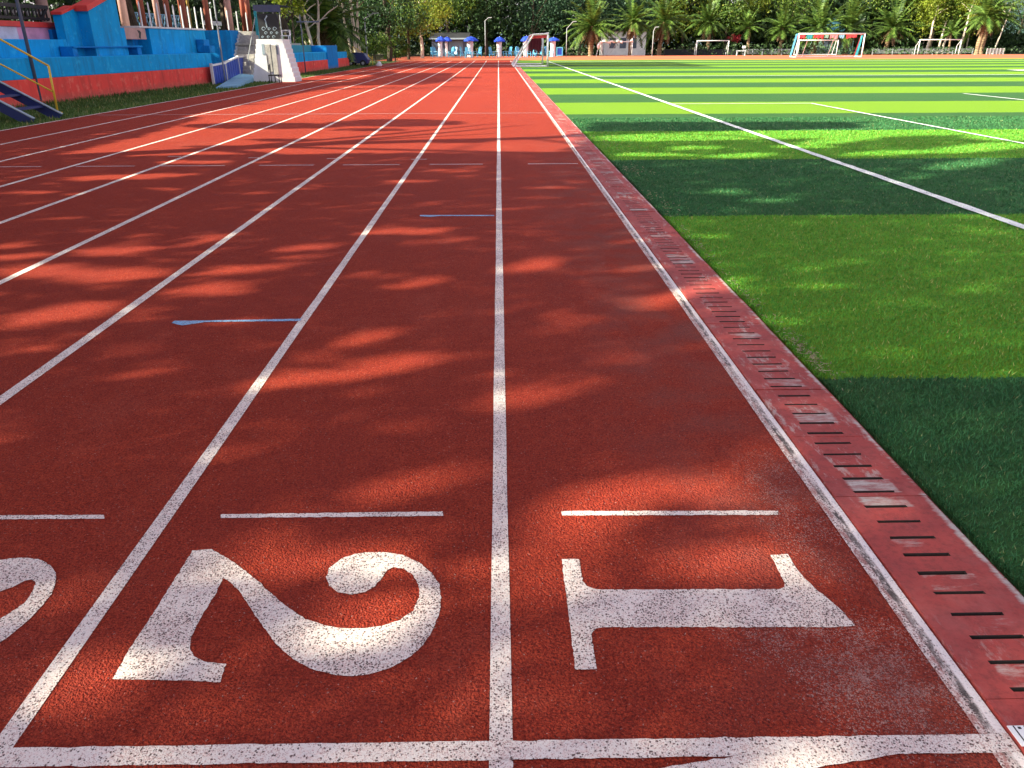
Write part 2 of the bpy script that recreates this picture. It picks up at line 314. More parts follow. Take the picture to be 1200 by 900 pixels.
# ------------------------------------------------------------------ mesh helpers
class MB:
    def __init__(s): s.v = []; s.f = []
    def add(s, vs, fs):
        n = len(s.v); s.v += [tuple(v) for v in vs]; s.f += [tuple(n+i for i in f) for f in fs]; return s
    def box(s, x0, x1, y0, y1, z0, z1):
        return s.hexa([(x0,y0,z0),(x1,y0,z0),(x1,y1,z0),(x0,y1,z0)], [(x0,y0,z1),(x1,y0,z1),(x1,y1,z1),(x0,y1,z1)])
    def hexa(s, b, t):
        return s.add(list(b)+list(t), [(3,2,1,0),(4,5,6,7),(0,1,5,4),(1,2,6,5),(2,3,7,6),(3,0,4,7)])
    def prism(s, pts, axis, a, b):
        """closed outline pts (2-D) extruded along an axis from a to b"""
        def P(u, v, k): return (k,u,v) if axis == 'x' else (u,k,v) if axis == 'y' else (u,v,k)
        n = len(pts); vs = [P(u,v,a) for u,v in pts]+[P(u,v,b) for u,v in pts]
        return s.add(vs, [tuple(range(n))[::-1], tuple(range(n,2*n))]+[(i,(i+1)%n,n+(i+1)%n,n+i) for i in range(n)])
    def tube(s, pts, r, seg=8, cap=True):
        pts = [Vector(p) for p in pts]; n = len(pts)
        rs = r if hasattr(r, '__len__') else [r]*n
        d0 = (pts[1]-pts[0]).normalized()
        a = d0.cross(Vector((0,0,1)));  a = Vector((1,0,0)) if a.length < .05 else a.normalized()
        base = len(s.v)
        for i, p in enumerate(pts):
            d = (pts[min(i+1,n-1)]-pts[max(i-1,0)]).normalized()
            a = (a-d*a.dot(d)).normalized(); b = d.cross(a)
            for k in range(seg):
                an = 2*math.pi*k/seg
                s.v.append(tuple(p+(a*math.cos(an)+b*math.sin(an))*rs[i]))
        for i in range(n-1):
            for k in range(seg):
                s.f.append((base+i*seg+k, base+i*seg+(k+1)%seg, base+(i+1)*seg+(k+1)%seg, base+(i+1)*seg+k))
        if cap:
            s.f.append(tuple(base+k for k in range(seg))[::-1]); s.f.append(tuple(base+(n-1)*seg+k for k in range(seg)))
        return s
    def bar(s, a, b, wd, ht, up=(0,0,1)):
        a, b = Vector(a), Vector(b); d = (b-a).normalized(); u = Vector(up)
        x = d.cross(u).normalized()*wd/2; z = x.cross(d).normalized()*ht/2
        return s.hexa([a-x-z, a+x-z, b+x-z, b-x-z], [a-x+z, a+x+z, b+x+z, b-x+z])
    def quad(s, c, u, v):
        c, u, v = Vector(c), Vector(u), Vector(v)
        return s.add([c-u-v, c+u-v, c+u+v, c-u+v], [(0,1,2,3)])
    def leaf(s, c, size, flat=.0):
        n = Vector((uni(-1,1), uni(-1,1), uni(-1,1)+flat)); n.normalize()
        u = n.orthogonal().normalized(); u = Matrix.Rotation(uni(0,6.28), 3, n) @ u; v = n.cross(u)
        c = Vector(c); l = size*uni(.7,1.2)
        return s.add([c-u*l*.5, c+v*l*.26-u*l*.08, c+u*l*.5, c-v*l*.26-u*l*.08], [(0,3,2,1)])
    def mesh(s, name):
        me = bpy.data.meshes.new(name); me.from_pydata(s.v, [], s.f); me.update(); return me
    def build(s, name, mat, parent=None, bevel=0, smooth=False):
        me = s.mesh(name); me.materials.append(MT[mat] if isinstance(mat, str) else mat)
        if smooth:
            for p in me.polygons: p.use_smooth = True
        o = bpy.data.objects.new(name, me); COL.objects.link(o)
        if parent: o.parent = parent; o.matrix_parent_inverse = parent.matrix_world.inverted()
        if bevel:
            b = o.modifiers.new('bevel', 'BEVEL'); b.width = bevel; b.segments = 2; b.limit_method = 'ANGLE'
        return o
def tag(o, label, cat, group=None, kind=None):
    o['label'] = label; o['category'] = cat
    if group: o['group'] = group
    if kind: o['kind'] = kind
    return o
def thing(name, loc, label, cat, group=None, rz=0):
    o = bpy.data.objects.new(name, None); COL.objects.link(o); o.location = loc; o.rotation_euler.z = rz
    o.matrix_world = Matrix.Translation(Vector(loc)) @ Matrix.Rotation(rz, 4, 'Z')
    return tag(o, label, cat, group)
def setting(o, kind='structure'): o['kind'] = kind; return o
def local(mb, name, mat, parent, **kw):
    """mesh given in the thing's own coordinates"""
    o = mb.build(name, mat, None, **kw); o.parent = parent; return o
def copy_tree(o, parent=None):
    c = o.copy(); COL.objects.link(c); c.parent = parent
    for ch in [x for x in bpy.data.objects if x.parent == o]: copy_tree(ch, c)
    return c
def outline(pts, z, jit=.0012, step=.02):
    """flat painted shape with a slightly ragged edge"""
    P = [Vector((p[0], p[1])) for p in pts]; out = []
    for i, a in enumerate(P):
        b = P[(i+1) % len(P)]; n = max(1, min(400, int((b-a).length/step)))
        for k in range(n):
            q = a.lerp(b, k/n); out.append((q.x+random.gauss(0, jit), q.y+random.gauss(0, jit), z))
    bm = bmesh.new(); f = bm.faces.new([bm.verts.new(v) for v in out])
    if f.normal.z < 0 or f.calc_area() and (f.normal_update() or f.normal.z < 0): f.normal_flip()
    bmesh.ops.triangulate(bm, faces=bm.faces[:], ngon_method='EAR_CLIP')
    return bm
def paint(name, pts, mat, parent, z=.004, jit=.0012, step=.02):
    bm = outline(pts, z, jit, step); me = bpy.data.meshes.new(name); bm.to_mesh(me); bm.free(); me.materials.append(MT[mat])
    o = bpy.data.objects.new(name, me); COL.objects.link(o); o.parent = parent; return o
def strip(x0, x1, y0, y1): return [(x0, y0), (x1, y0), (x1, y1), (x0, y1)]

# ------------------------------------------------------------------ ground, track, field
g = MB(); g.add([(-3000,-3000,-.16),(3000,-3000,-.16),(3000,3000,-.16),(-3000,3000,-.16)], [(0,1,2,3)])
setting(g.build('ground', 'soil'))
Z0 = -.15
XE = -10.12          # outer edge of the outermost lane
t = MB(); t.box(XE, 1.262, -8, 88, Z0, 0); track = setting(t.build('running_track', 'rubber'))
t = MB(); t.box(-13, 95, 88, 118, Z0, -.002); setting(t.build('rubber_apron', 'apron'))
t = MB(); t.box(1.645, 82, -8, 88, Z0, -.004); field = setting(t.build('playing_field', 'turf'))
t = MB(); t.box(-15.5, XE, -8, 88, Z0, -.012); setting(t.build('grass_verge', 'verge'))
t = MB(); t.box(1.262, 1.645, -8, 88, Z0, -.10); setting(t.build('drain_channel', 'channel'))

LX = [0.004, -1.215, -2.41, -3.61, -4.83, -6.07, -7.39, -8.66, -10.06]
for i, x in enumerate(LX):
    wd = .028 if i < 2 else .032
    pts = [(x-wd, -8)]+[(x-wd, -8+k*.5) for k in range(1, 190)]+[(x-wd, 87)]+[(x+wd, 87)]+[(x+wd, 87-k*.5) for k in range(1, 190)]+[(x+wd, -8)]
    paint('lane_line', pts, 'paint', track, .0018, .0012, 1.0)
paint('kerb_line', strip(1.190, 1.258, -8, 1.362), 'worn', track, .0018, .001, .3)
paint('kerb_line', strip(1.190, 1.258, 1.372, 87), 'worn', track, .0018, .001, .5)
paint('finish_line', [(-10, 1.331), (1.27-.012, 1.318), (1.27-.012, 1.372), (-10, 1.394)], 'paint', track, .0034)
paint('curved_start_line', [at(x, y) for x, y in [(700, 912), (866, 887.5), (960, 886), (1055, 884), (940, 905), (860, 922), (700, 950)]], 'paint', track, .0050)
paint('start_mark', [at(x, y) for x, y in [(-160, 605), (122, 603.6), (123, 608.2), (-160, 610)]], 'paint', track, .0018)
paint('start_mark', [at(x, y) for x, y in [(259, 603), (519, 599.8), (519, 605), (259, 607.5)]], 'paint', track, .0018)
paint('start_mark', [at(x, y) for x, y in [(658, 599.3), (912, 598.7), (912, 603.7), (658, 604.5)]], 'paint', track, .0018)
two = [(132,796.5),(150,764.4),(186.7,707.8),(225.6,645.6),(247.8,644),(275.6,660),(304.4,683),(320,697.5),(336,711.5),(358,725.5),(380,733),(400,736.6),(424,737),(448,734),(468,727.4),(484,716),(491.6,700),(491,686),(484,674),(472,666.6),(460,665),(453,669),(448,677),(440,687),(428,694.4),(412,697),(396,694.4),(386,687),(382,677),(386,666),(400,655),(416,649.6),(432,647.6),(452,647.6),(472,651),(492,660),(506,672),(515,686),(517,700),(515,718),(508,738),(496,756),(478,772),(456,784),(432,791),(412,793),(388,791),(366,785),(344,773),(326,758),(309,736),(295.6,715.6),(280,692),(266,679.5),(261.5,677.5),(253.3,695.6),(237.8,720),(223.3,748.9),(222,760),(226.7,769),(240,775.6),(265.6,778.9),(258,799.6),(217.8,798.4),(175.6,797)]
one = [(658.4,655.6),(679,655.6),(682.4,681),(687,687),(698,690.6),(708,691.4),(760,691.3),(840,691),(912,691),(919,689),(919.6,684),(903,651),(923,650),(932,665),(942,677),(960,694),(986,715),(1002,734),(980,735.4),(940,735.4),(820,735.4),(706,735.6),(698,737),(693.6,742),(693.6,749),(699.6,785),(674.4,785)]
three = [(-20,660),(0,656.5),(14.5,654.5),(31.8,654),(47.7,656.6),(59.2,663),(65.8,671.8),(65.8,682),(60.7,696.4),(49,711),(36,725),(17.3,741),(0,754),(-50,775),(-110,778),(-150,755),(-190,790),(-260,800),(-330,770),(-335,700),(-280,680),(-286,710),(-300,750),(-250,765),(-190,750),(-160,715),(-148,715),(-130,740),(-80,750),(-40,742),(0,725.5),(14.5,717),(27.5,708),(36,698),(41,687.7),(41,682),(36,679.7),(29,681),(16,687.7),(0,693.5),(-30,702),(-62,695),(-60,672)]
for nm, pts in (('one', one), ('two', two), ('three', three)):
    o = paint('lane_number', [at(x, y) for x, y in pts], 'digit', track, .0019, .001, .012)
    o['label'] = 'white painted lane number %s lying sideways on the red track' % nm
# exchange marks, faint cross lines and the two blue marks
for a, b, y in [(10,72,189),(110,175,189),(200,273,190),(310,372,190.7),(405,470,191),(504,566,192),(619,678,193)]:
    p, q = at(a, y), at(b, y); paint('exchange_mark', strip(p.x, q.x, 11.30, 11.36), 'faint', track, .0019, .001, .1)
for a, b, y in [(197,212,183.5),(291,306,185),(482,500,186.8),(383,398,186)]:
    p, q = at(a, y), at(b, y); paint('exchange_mark', strip(p.x, q.x, p.y-.03, p.y+.03), 'faint', track, .0019, .001, .1)
paint('cross_line', strip(-9.9, 1.18, 20.15, 20.21), 'faint', track, .0035, .002, .2)
paint('cross_line', strip(-10.0, 1.18, 69.3, 69.7), 'cream', track, .0035, .002, .4)
a, b = at(202, 378), at(352, 376)
paint('blue_mark', [(a.x, a.y-.015), (a.x+.08, a.y-.06), (a.x+.13, a.y-.04), (a.x+.2, a.y), (b.x, b.y-.005), (b.x, b.y+.035), (a.x+.2, a.y+.03), (a.x, a.y+.03)], 'bluepaint', track, .0021)
a, b = at(492, 253), at(579, 253)
paint('blue_mark', [(a.x, a.y-.02), (a.x+.10, a.y-.06), (a.x+.2, a.y-.02), (b.x, b.y-.015), (b.x, b.y+.035), (a.x, a.y+.035)], 'bluepaint', track, .0021)
# field lines
paint('touch_line', strip(4.79, 4.91, -8, 80), 'fieldline', field, .012, .006, .15)
paint('box_line', strip(4.92, 8.90, 22.95, 23.03), 'fieldline', field, .012, .006, .15)
paint('box_line', strip(8.82, 8.90, 0, 22.94), 'fieldline', field, .012, .006, .15)
paint('box_line', strip(15.5, 15.6, 2, 27.2), 'fieldline', field, .012, .006, .15)
paint('halfway_line', strip(4.92, 60, 43.3, 43.5), 'fieldline', field, .012, .006, .3)
paint('goal_line', strip(4.92, 72, 79.4, 79.7), 'fieldline', field, .012, .006, .3)
a = at(1187, 82.5); paint('centre_mark', [(a.x, a.y-.6), (a.x+6, a.y-1.2), (a.x+6, a.y+.6), (a.x, a.y+.7)], 'fieldline', field, .016, .01, .3)

# ------------------------------------------------------------------ drain covers, one object each
def cover_mesh(k):
    rr = random.Random(k)
    L = .487; xs = [1.265, 1.349, 1.505, 1.612]; ys = [0.0]; slots = []
    for i in range(5):
        c = .0015+i*.0974; hw = rr.uniform(.0068, .0098)
        y0 = max(.0, c+.028-hw); y1 = c+.028+hw
        ys += [y0, y1]; slots.append(len(ys)-2)
    ys.append(L)
    mb = MB(); nx = 4; z = .010; dark = []
    for y in ys:
        for x in xs: mb.v.append((x + (rr.uniform(-.003, .003) if x in (1.349, 1.505) else 0), y, z))
    top = len(mb.v)
    for v in mb.v[:top]: mb.v.append((v[0], v[1], -.045))
    for j in range(len(ys)-1):
        for i in range(3):
            a = j*nx+i; q = (a, a+1, a+nx+1, a+nx)
            if i == 1 and j in slots:
                for e, f in ((0,1),(1,2),(2,3),(3,0)): dark.append(len(mb.f)); mb.f.append((q[e], q[e]+top, q[f]+top, q[f]))
            else: mb.f.append(q)
    J = len(ys)-1
    for j in range(J):
        a, b = j*nx, (j+1)*nx; mb.f.append((a, b, b+top, a+top))
    for i in range(3):
        mb.f.append((i, i+top, i+1+top, i+1)); a = J*nx+i; mb.f.append((a, a+1, a+1+top, a+top))
    n = len(mb.v)      # worn sloping outer edge
    mb.v += [(1.640, 0, -.012), (1.640, L, -.012), (1.640, 0, -.045), (1.640, L, -.045)]
    mb.f += [(3, n, n+1, J*nx+3), (n, n+2, n+3, n+1), (3, 3+top, n+2, n), (J*nx+3, n+1, n+3, J*nx+3+top)]
    me = mb.mesh('drain_cover'); me.materials.append(MT['slab']); me.materials.append(MT['channel'])
    for f_ in dark: me.polygons[f_].material_index = 1
    return me
covers = [cover_mesh(k) for k in range(5)]
y = -.486; i = 0
while y < 87:
    o = bpy.data.objects.new('drain_cover', covers[i % 5]); COL.objects.link(o); o.location = (uni(-.0015, .0015), y, uni(-.003, .0015)); o.rotation_euler.z = R(uni(-.25, .25))
    tag(o, 'red slotted concrete drain cover in the row beside the inner lane', 'drain cover', 'drain covers along the inner edge of the track')
    i += 1; y += .4897
# white sticker with tick marks painted on the cover beside the finish line
tl = tag(MB().hexa([(1.262,1.325,.0132),(1.40,1.325,.0132),(1.40,1.385,.0132),(1.262,1.385,.0132)], [(1.262,1.325,.0155),(1.40,1.325,.0155),(1.40,1.385,.0155),(1.262,1.385,.0155)]).build('marker_plate', 'white'),
         'small white marker plate with dark ticks at the end of the finish line', 'marker')
m = MB()
for k in range(5):
    x = 1.275+k*.027; m.box(x, x+.0035, 1.326, 1.384, .0156, .0160)
    m.box(x+.010, x+.018, 1.374, 1.381, .0156, .0160); m.box(x+.011, x+.018, 1.330, 1.336, .0156, .0160)
m.build('tick', 'black', tl)

# ------------------------------------------------------------------ turf fibres near the camera
mb = MB(); V, F = mb.v, mb.f
def in_view(x, y):
    q = proj((x, y, 0)); return q and -30 < q[0] < 1230 and 0 < q[1] < 930
cells = 0
for iy in range(0, 70):
    y0 = 1.2+iy*.25
    for ix in range(0, 52):
        x0 = 1.64+ix*.25
        if not (in_view(x0, y0) or in_view(x0+.25, y0+.25) or in_view(x0, y0+.25)): continue
        d = math.hypot(x0, y0); dens = 8500 if d < 4 else 8500*(4/d)**1.5
        for _ in range(int(dens*.0625)):
            x, y = x0+rnd()*.25, y0+rnd()*.25
            a = uni(0, 6.283); l = uni(.007, .018)*(1+.015*d); wd = (.0013+.00045*d)
            ux, uy = math.cos(a)*wd, math.sin(a)*wd; b = uni(0, 6.283); k = uni(.2, 1.3)*l
            n = len(V)
            V += [(x-ux, y-uy, -.005), (x+ux, y+uy, -.005), (x+math.cos(b)*k, y+math.sin(b)*k, l)]
            F.append((n, n+1, n+2))
# overhanging fringe along the kerb
for k in range(9000):
    y = 1.2+ (rnd()**1.6)*16; x = 1.638+uni(-.012, .03)+.010*math.sin(y*2.3)*rnd(); n = len(V); l = uni(.012, .03); wd = .0016+.0004*y
    a = uni(2.2, 4.1); V += [(x, y-wd, -.006), (x, y+wd, -.006), (x+math.cos(a)*l*uni(.2,.9), y+math.sin(a)*l*.7, l*uni(.4, 1))]; F.append((n, n+1, n+2))
tb = mb.build('turf_fibres', 'blades'); setting(tb, 'stuff')
mb = MB()
for (cx, cyy, rx, ry, n) in [(1.69, 3.9, .05, .34, 190), (1.68, 5.0, .04, .5, 60), (1.85, 10.6, .16, .5, 60), (1.72, 8.3, .10, .8, 50), (1.68, 6.6, .04, .8, 50), (1.9, 13.8, .2, .8, 60)]:
    for _ in range(n):
        x, y = random.gauss(cx, rx*.6), random.gauss(cyy, ry*.6)
        if x < 1.645: continue
        a = uni(0, 6.28); l = uni(.008, .03); z = uni(.004, .028)
        mb.tube([(x, y, z), (x+math.cos(a)*l, y+math.sin(a)*l, z+uni(-.004, .008))], .0012+.0002*cyy, 3, False)
setting(mb.build('dry_grass_litter', 'debris'), 'stuff')

# ------------------------------------------------------------------ where sunlight reaches the ground between the crowns
LIT_POLYS = [[(55,184),(150,163.5),(250,133.5),(350,110.5),(380,105.5),(397,100.5),(500,98.8),(528,95),(530,85.4),(460,85.4),(470,82),(606,81.2),(640,79.3),(1400,77.5),(1400,150),(1010,143),(700,143),(688,150),(684,177.5),(500,179),(300,181)],
             [(690,158),(800,155),(1010,150),(1010,144),(1300,140),(1300,152),(1060,160),(920,163),(760,166),(700,165)]]
DARK = [(465,144,78,4.2,0),(310,147.5,95,3.6,0),(435,152,42,1.5,0),(483,125.5,24,1.2,0),(525,165.5,48,2,0),(330,164,40,1.6,0),(270,172,60,1.5,0),(540,91,45,.9,0),(690,175,30,3,0)]
LIT = [(480,553,86,20,-9),(455,432,66,12,-11),(425,453,55,9,-4),(430,394,46,12,-8),(334,447,68,9,-8),(368,413,25,6,-5),(510,334,46,10,-4),(630,310,36,8,-7),(480,271,52,4,-1),(510,283,40,3.5,-2),
 (62,369,82,10,-8),(143,322,68,8,-4),(52,317,60,7,-3),(135,294,50,5,-4),(20,300,36,4,-5),(10,288,30,3,-4),(277,316,38,6,-4),(250,338,52,8,-4),(360,290,38,4.5,-3),(350,301,28,3,-2),(240,278,20,3.5,-3),(150,207,78,3,-2),(230,190,50,2,0),(55,226,55,2,0),(190,222,30,1.6,0),(530,200,32,2,0),(480,212,36,2,0),(615,175,26,2,0),(560,222,26,1.5,0),(640,220,40,1.5,0),
 (745,574,100,20,-4),(690,606,60,26,0),(640,655,40,36,-15),(622,705,24,40,0),(850,658,78,27,-4),(880,600,36,16,0),(400,660,92,19,-4),(450,716,55,26,-10),(552,668,36,24,-20),(530,790,58,26,-20),(372,900,90,12,0),(30,592,46,7,-2),(22,714,36,26,-20),(95,812,80,46,-25),(300,668,30,20,0),(1093,687,38,26,0),(835,335,36,9,0),(862,332,16,9,0),(867,433,24,8,-4),(850,580,44,14,-5),(615,470,40,8,-8),(690,452,24,6,-8),(1150,830,25,12,0),(655,830,35,14,-15),(210,840,45,16,-10),(775,352,45,9,-8),(700,745,50,6,-5),
 (990,163,52,4.5,-6),(1150,173,58,5,-4),(1040,179,56,3,-2),(815,173,32,2.5,0),(870,182,40,3,-2),(1130,192,46,5,-6),(1078,207,18,3,-4),(940,172,40,2,0),(760,181,40,2.5,0),(1180,160,50,5,0),(900,236,50,2.5,-3),(850,224,22,2.5,0)]
def inpoly(x, y, P):
    c = False; j = len(P)-1
    for i in range(len(P)):
        if (P[i][1] > y) != (P[j][1] > y) and x < (P[j][0]-P[i][0])*(y-P[i][1])/(P[j][1]-P[i][1])+P[i][0]: c = not c
        j = i
    return c
def inell(x, y, E, k=1):
    for cx, cyy, rx, ry, an in E:
        dx, dy = x-cx, y-cyy
        if abs(dx) > rx*1.3 and abs(dy) > rx*1.3: continue
        c, s = math.cos(R(an)), math.sin(R(an)); u, v = dx*c+dy*s, -dx*s+dy*c
        if (u/rx)**2+(v/ry)**2 < k: return True
    return False
def sunlit(gx, gy):
    q = proj((gx, gy, 0))
    if q is None: return False
    x, y = q
    if x < -160 or x > 1500 or y > 1000: return False
    if any(inpoly(x, y, P) for P in LIT_POLYS): return not inell(x, y, DARK)
    return inell(x, y, LIT, 1.12)
TE = math.tan(SUN_E); CA, SA = math.cos(SUN_A), math.sin(SUN_A)
def shadow_of(p):
    k = p[2]/TE; return p[0]+k*CA, p[1]+k*SA
def on_block(p):          # crowns leave the white stepped block and its surroundings in the sun
    for z in (.6, 1.8):
        k = (p[2]-z)/TE; x, y = p[0]+k*CA, p[1]+k*SA
        if -13.9 < x < -9.6 and 37.2 < y < 46.5: return True
    return False

def limbs(mb, base, h, r, n, spread, zlo=.45, lean=(0, 0)):
    b = Vector(base); top = b+Vector((lean[0], lean[1], h))
    ptsv = [b.lerp(top, k/6)+Vector((random.gauss(0, r*.35), random.gauss(0, r*.35), 0))*(k > 0) for k in range(7)]
    mb.tube([b-Vector((0,0,.3))]+ptsv, [r*1.5]+[r*(1.15-.75*k/6) for k in range(7)], 8)
    for k in range(n):
        f = uni(zlo, .95); s = b.lerp(top, f); a = uni(0, 6.28); L = spread*uni(.6, 1.1)
        e = s+Vector((math.cos(a)*L, math.sin(a)*L, L*uni(.4, 1.1)))
        m_ = s.lerp(e, .5)+Vector((0, 0, L*.08)); mb.tube([s, m_, e], [r*.45*(1.2-f), r*.3*(1.2-f)+.02, .025], 5, False)
# --- tall trees left of the camera whose crowns shade the near lanes (their crowns stand above the picture)
SH = [('A', -16.5, -9.0), ('B', -15.2, -2.0), ('C', -17.5, 4.0), ('D', -15.8, 9.5)]
crowns = {k: MB() for k, _, _ in SH}
N = 130000; cnt = 0
while cnt < N:
    gx, gy = uni(-13, 14), uni(-4.5, 19.5)
    if sunlit(gx, gy): cnt += 1; continue
    cnt += 1
    zmin = max(4.6, (gx+8.5)*TE/CA); zmax = min(21, (gx+21)*TE/CA)
    if zmax < zmin: continue
    z = uni(zmin, zmax); k = z/TE
    p = (gx-k*CA, gy-k*SA, z)
    key = min(SH, key=lambda s: (p[0]-s[1])**2*.3+(p[1]-s[2])**2)[0]
    crowns[key].leaf(p, .27)
shade_txt = {'A': 'tall spreading broadleaf tree behind the camera beside the outer lane', 'B': 'tall spreading broadleaf tree left of the camera beside the outer lane',
             'C': 'tall broadleaf tree behind the first metal stairs', 'D': 'tall broadleaf tree next to the grandstand end'}
for k, x, y in SH:
    r = thing('broadleaf_tree', (x, y, 0), shade_txt[k], 'tree')
    tm = MB(); limbs(tm, (x, y, -.1), 13, .38, 9, 4.5, .4); tm.build('trunk', 'trunk_dark', r); crowns[k].build('crown', 'leaf_dark', r)

# ------------------------------------------------------------------ visible trees
def clump_crown(mb, c, rx, ry, rz, nclump, nleaf, size, cull=False, flat=.4, hollow=.35):
    for _ in range(nclump):
        while True:
            u = Vector((uni(-1,1), uni(-1,1), uni(-1,1)))
            if hollow < u.length < 1: break
        cc = Vector((c[0]+u.x*rx, c[1]+u.y*ry, c[2]+u.z*rz)); cr = uni(.16, .34)*min(rx, rz)
        for _ in range(nleaf):
            p = cc+Vector((random.gauss(0, cr), random.gauss(0, cr), random.gauss(0, cr*.7)))
            if p.z < .15: continue
            if cull and (sunlit(*shadow_of(p)) or on_block(p)): continue
            mb.leaf(p, size, flat)
def broadleaf(x, y, h, r, label, leaf='leaf_mid', trunk='trunk_pale', crown=(2.5, 2.5, 2.5), cz=None, nclump=26, nleaf=110, size=.34, cull=False, lean=(0, 0), nl=5, group=None, low=0.4, spread=None):
    b = thing('broadleaf_tree', (x, y, -.15), label, 'tree', group)
    tm = MB(); limbs(tm, (x, y, -.1), h, r, nl, spread or crown[0]*.8, low, lean); tm.build('trunk', trunk, b)
    cm = MB(); clump_crown(cm, (x+lean[0], y+lean[1], cz or h), *crown, nclump, nleaf, size, cull); cm.build('crown', leaf, b); return b
def palm_meshes(k, h, r0, nf, L, skirt, lean):
    rr = random.Random(100+k); tm = MB(); pts = []; rs = []
    for i in range(12):
        f = i/11; pts.append((lean*f*f, lean*.3*f*f, -.1+(h+.1)*f)); rs.append(r0*(1.35 if i == 0 else 1.0+.12*rr.uniform(-1, 1)-.15*f))
    tm.tube(pts, rs, 10)
    cm = MB(); top = Vector(pts[-1])
    def frond(mb, az, el, L, droop, w):
        d = Vector((math.cos(az)*math.cos(el), math.sin(az)*math.cos(el), math.sin(el))); p = top.copy(); P = [p.copy()]
        side = Vector((-math.sin(az), math.cos(az), 0)); n = 11
        for i in range(n):
            p = p+d*(L/n); d = (d+Vector((0, 0, -droop/n))).normalized(); P.append(p.copy())
        mb.tube(P, [.035*(1-.85*i/n) for i in range(n+1)], 4, False)
        for i in range(1, n):
            t_ = i/n; ll = w*math.sin(math.pi*min(1, t_*.86+.14))**.7*rr.uniform(.8, 1.15); dd = (P[i+1]-P[i-1]).normalized()
            for s in (-1, 1):
                for q in (0, .5):
                    b = P[i].lerp(P[min(i+1, n)], q); tip = b+side*s*ll*.8+dd*ll*.55-Vector((0, 0, ll*rr.uniform(.15, .55))); u = dd*.11
                    mb.add([b-u, b+u, tip], [(0, 1, 2)])
    for i in range(nf):
        f = i/nf; frond(cm, i*2.39996+rr.uniform(-.7, .7), R(88)-R(105)*f**.85+rr.uniform(-.22, .22), L*rr.uniform(.65, 1.12), rr.uniform(.5, 1.55), .80)
    sm = MB()
    for i in range(skirt): frond(sm, i*2.4+rr.uniform(-.3, .3), R(-25)-R(rr.uniform(0, 45)), L*.62*rr.uniform(.7, 1), .9, .36)
    return tm.mesh('trunk'), cm.mesh('crown'), (sm.mesh('dead_fronds') if skirt else None)
PALMS = [palm_meshes(0, 3.8, .34, 46, 4.9, 18, .2), palm_meshes(1, 4.6, .30, 40, 4.4, 10, -.3), palm_meshes(2, 3.2, .38, 48, 4.8, 22, .1), palm_meshes(3, 5.0, .27, 30, 3.9, 4, .4), palm_meshes(4, 4.2, .33, 44, 5.4, 26, -.5), palm_meshes(5, 3.2, .40, 42, 5.0, 12, .6)]
for tr in PALMS:
    for me, m_ in zip(tr, ('trunk_palm', 'leaf_palm', 'skirt')):
        if me: me.materials.append(MT[m_])
def palm(px, py, kind, label, rz=None, sc=1.0, Y=None, group='palms along the far end of the field'):
    p = at(px, py) if Y is None else at_y(px, py, Y)
    b = thing('palm_tree', (p.x, p.y, -.12), label, 'palm tree', group); b.rotation_euler.z = uni(0, 6.28) if rz is None else rz; q_ = sc*uni(.88, 1.12); b.scale = (q_, q_, sc*uni(.82, 1.2))
    for nm, me in zip(('trunk', 'crown', 'dead_fronds'), PALMS[kind]):
        if me: o = bpy.data.objects.new(nm, me); COL.objects.link(o); o.parent = b
    return b
palm(692, 65.3, 0, 'shaggy palm left of the white bundled goal', .5, 1.05)
palm(738, 65.0, 1, 'palm right behind the white bundled goal', 1.5, 1.0)
palm(772, 64.6, 4, 'broad low palm with brown skirt between two goals', 2.5, 1.0)
palm(829, 63.8, 1, 'palm inside the outline of the small plain goal', .2, 1.0)
palm(876, 63.6, 3, 'slim palm beside the white bench', 3, .85)
palm(913, 63.4, 1, 'palm just left of the large white goal', 4, .95)
palm(953, 63.2, 5, 'palm behind the left half of the large goal', 5, 1.0)
palm(990, 63.0, 0, 'palm behind the right half of the large goal', 1, 1.08)
palm(1037, 62.8, 4, 'wide palm between the large goal and the goal on the right', 2, .95)
palm(1111, 62.6, 3, 'squat pale palm behind the goal on the right', 2, .6)
palm(1144, 63.4, 1, 'twin trunked palm near the metal barrier', 2.6, 1.15)
palm(1149, 63.2, 3, 'leaning palm touching the twin trunked palm', 5.6, 1.0)
palm(606, 62.5, 4, 'dark palm behind the parasols', 2.2, 1.2, group=None)
for px_, k_, sc_, lab_ in [(715, 5, 1.05, 'palm behind the thick bundled net'), (755, 4, 1.0, 'tall palm left of the lamp beside the yellow tree'), (800, 5, .9, 'bushy palm just left of the small plain goal'), (632, 0, 1.2, 'dark palm behind the sideways goal'), (575, 5, 1.1, 'dark palm behind the second lamp post'), (850, 4, .85, 'palm at the right post of the small plain goal'), (972, 4, .9, 'palm between the two palms behind the large goal'), (895, 5, .7, 'low palm left of the slim palm row')]:
    palm(px_, 61.8, k_, lab_, uni(0, 6), sc_)
palm(660, 62.5, 0, 'dark palm behind the lamp with a bent arm', 1.2, 1.25, group=None)

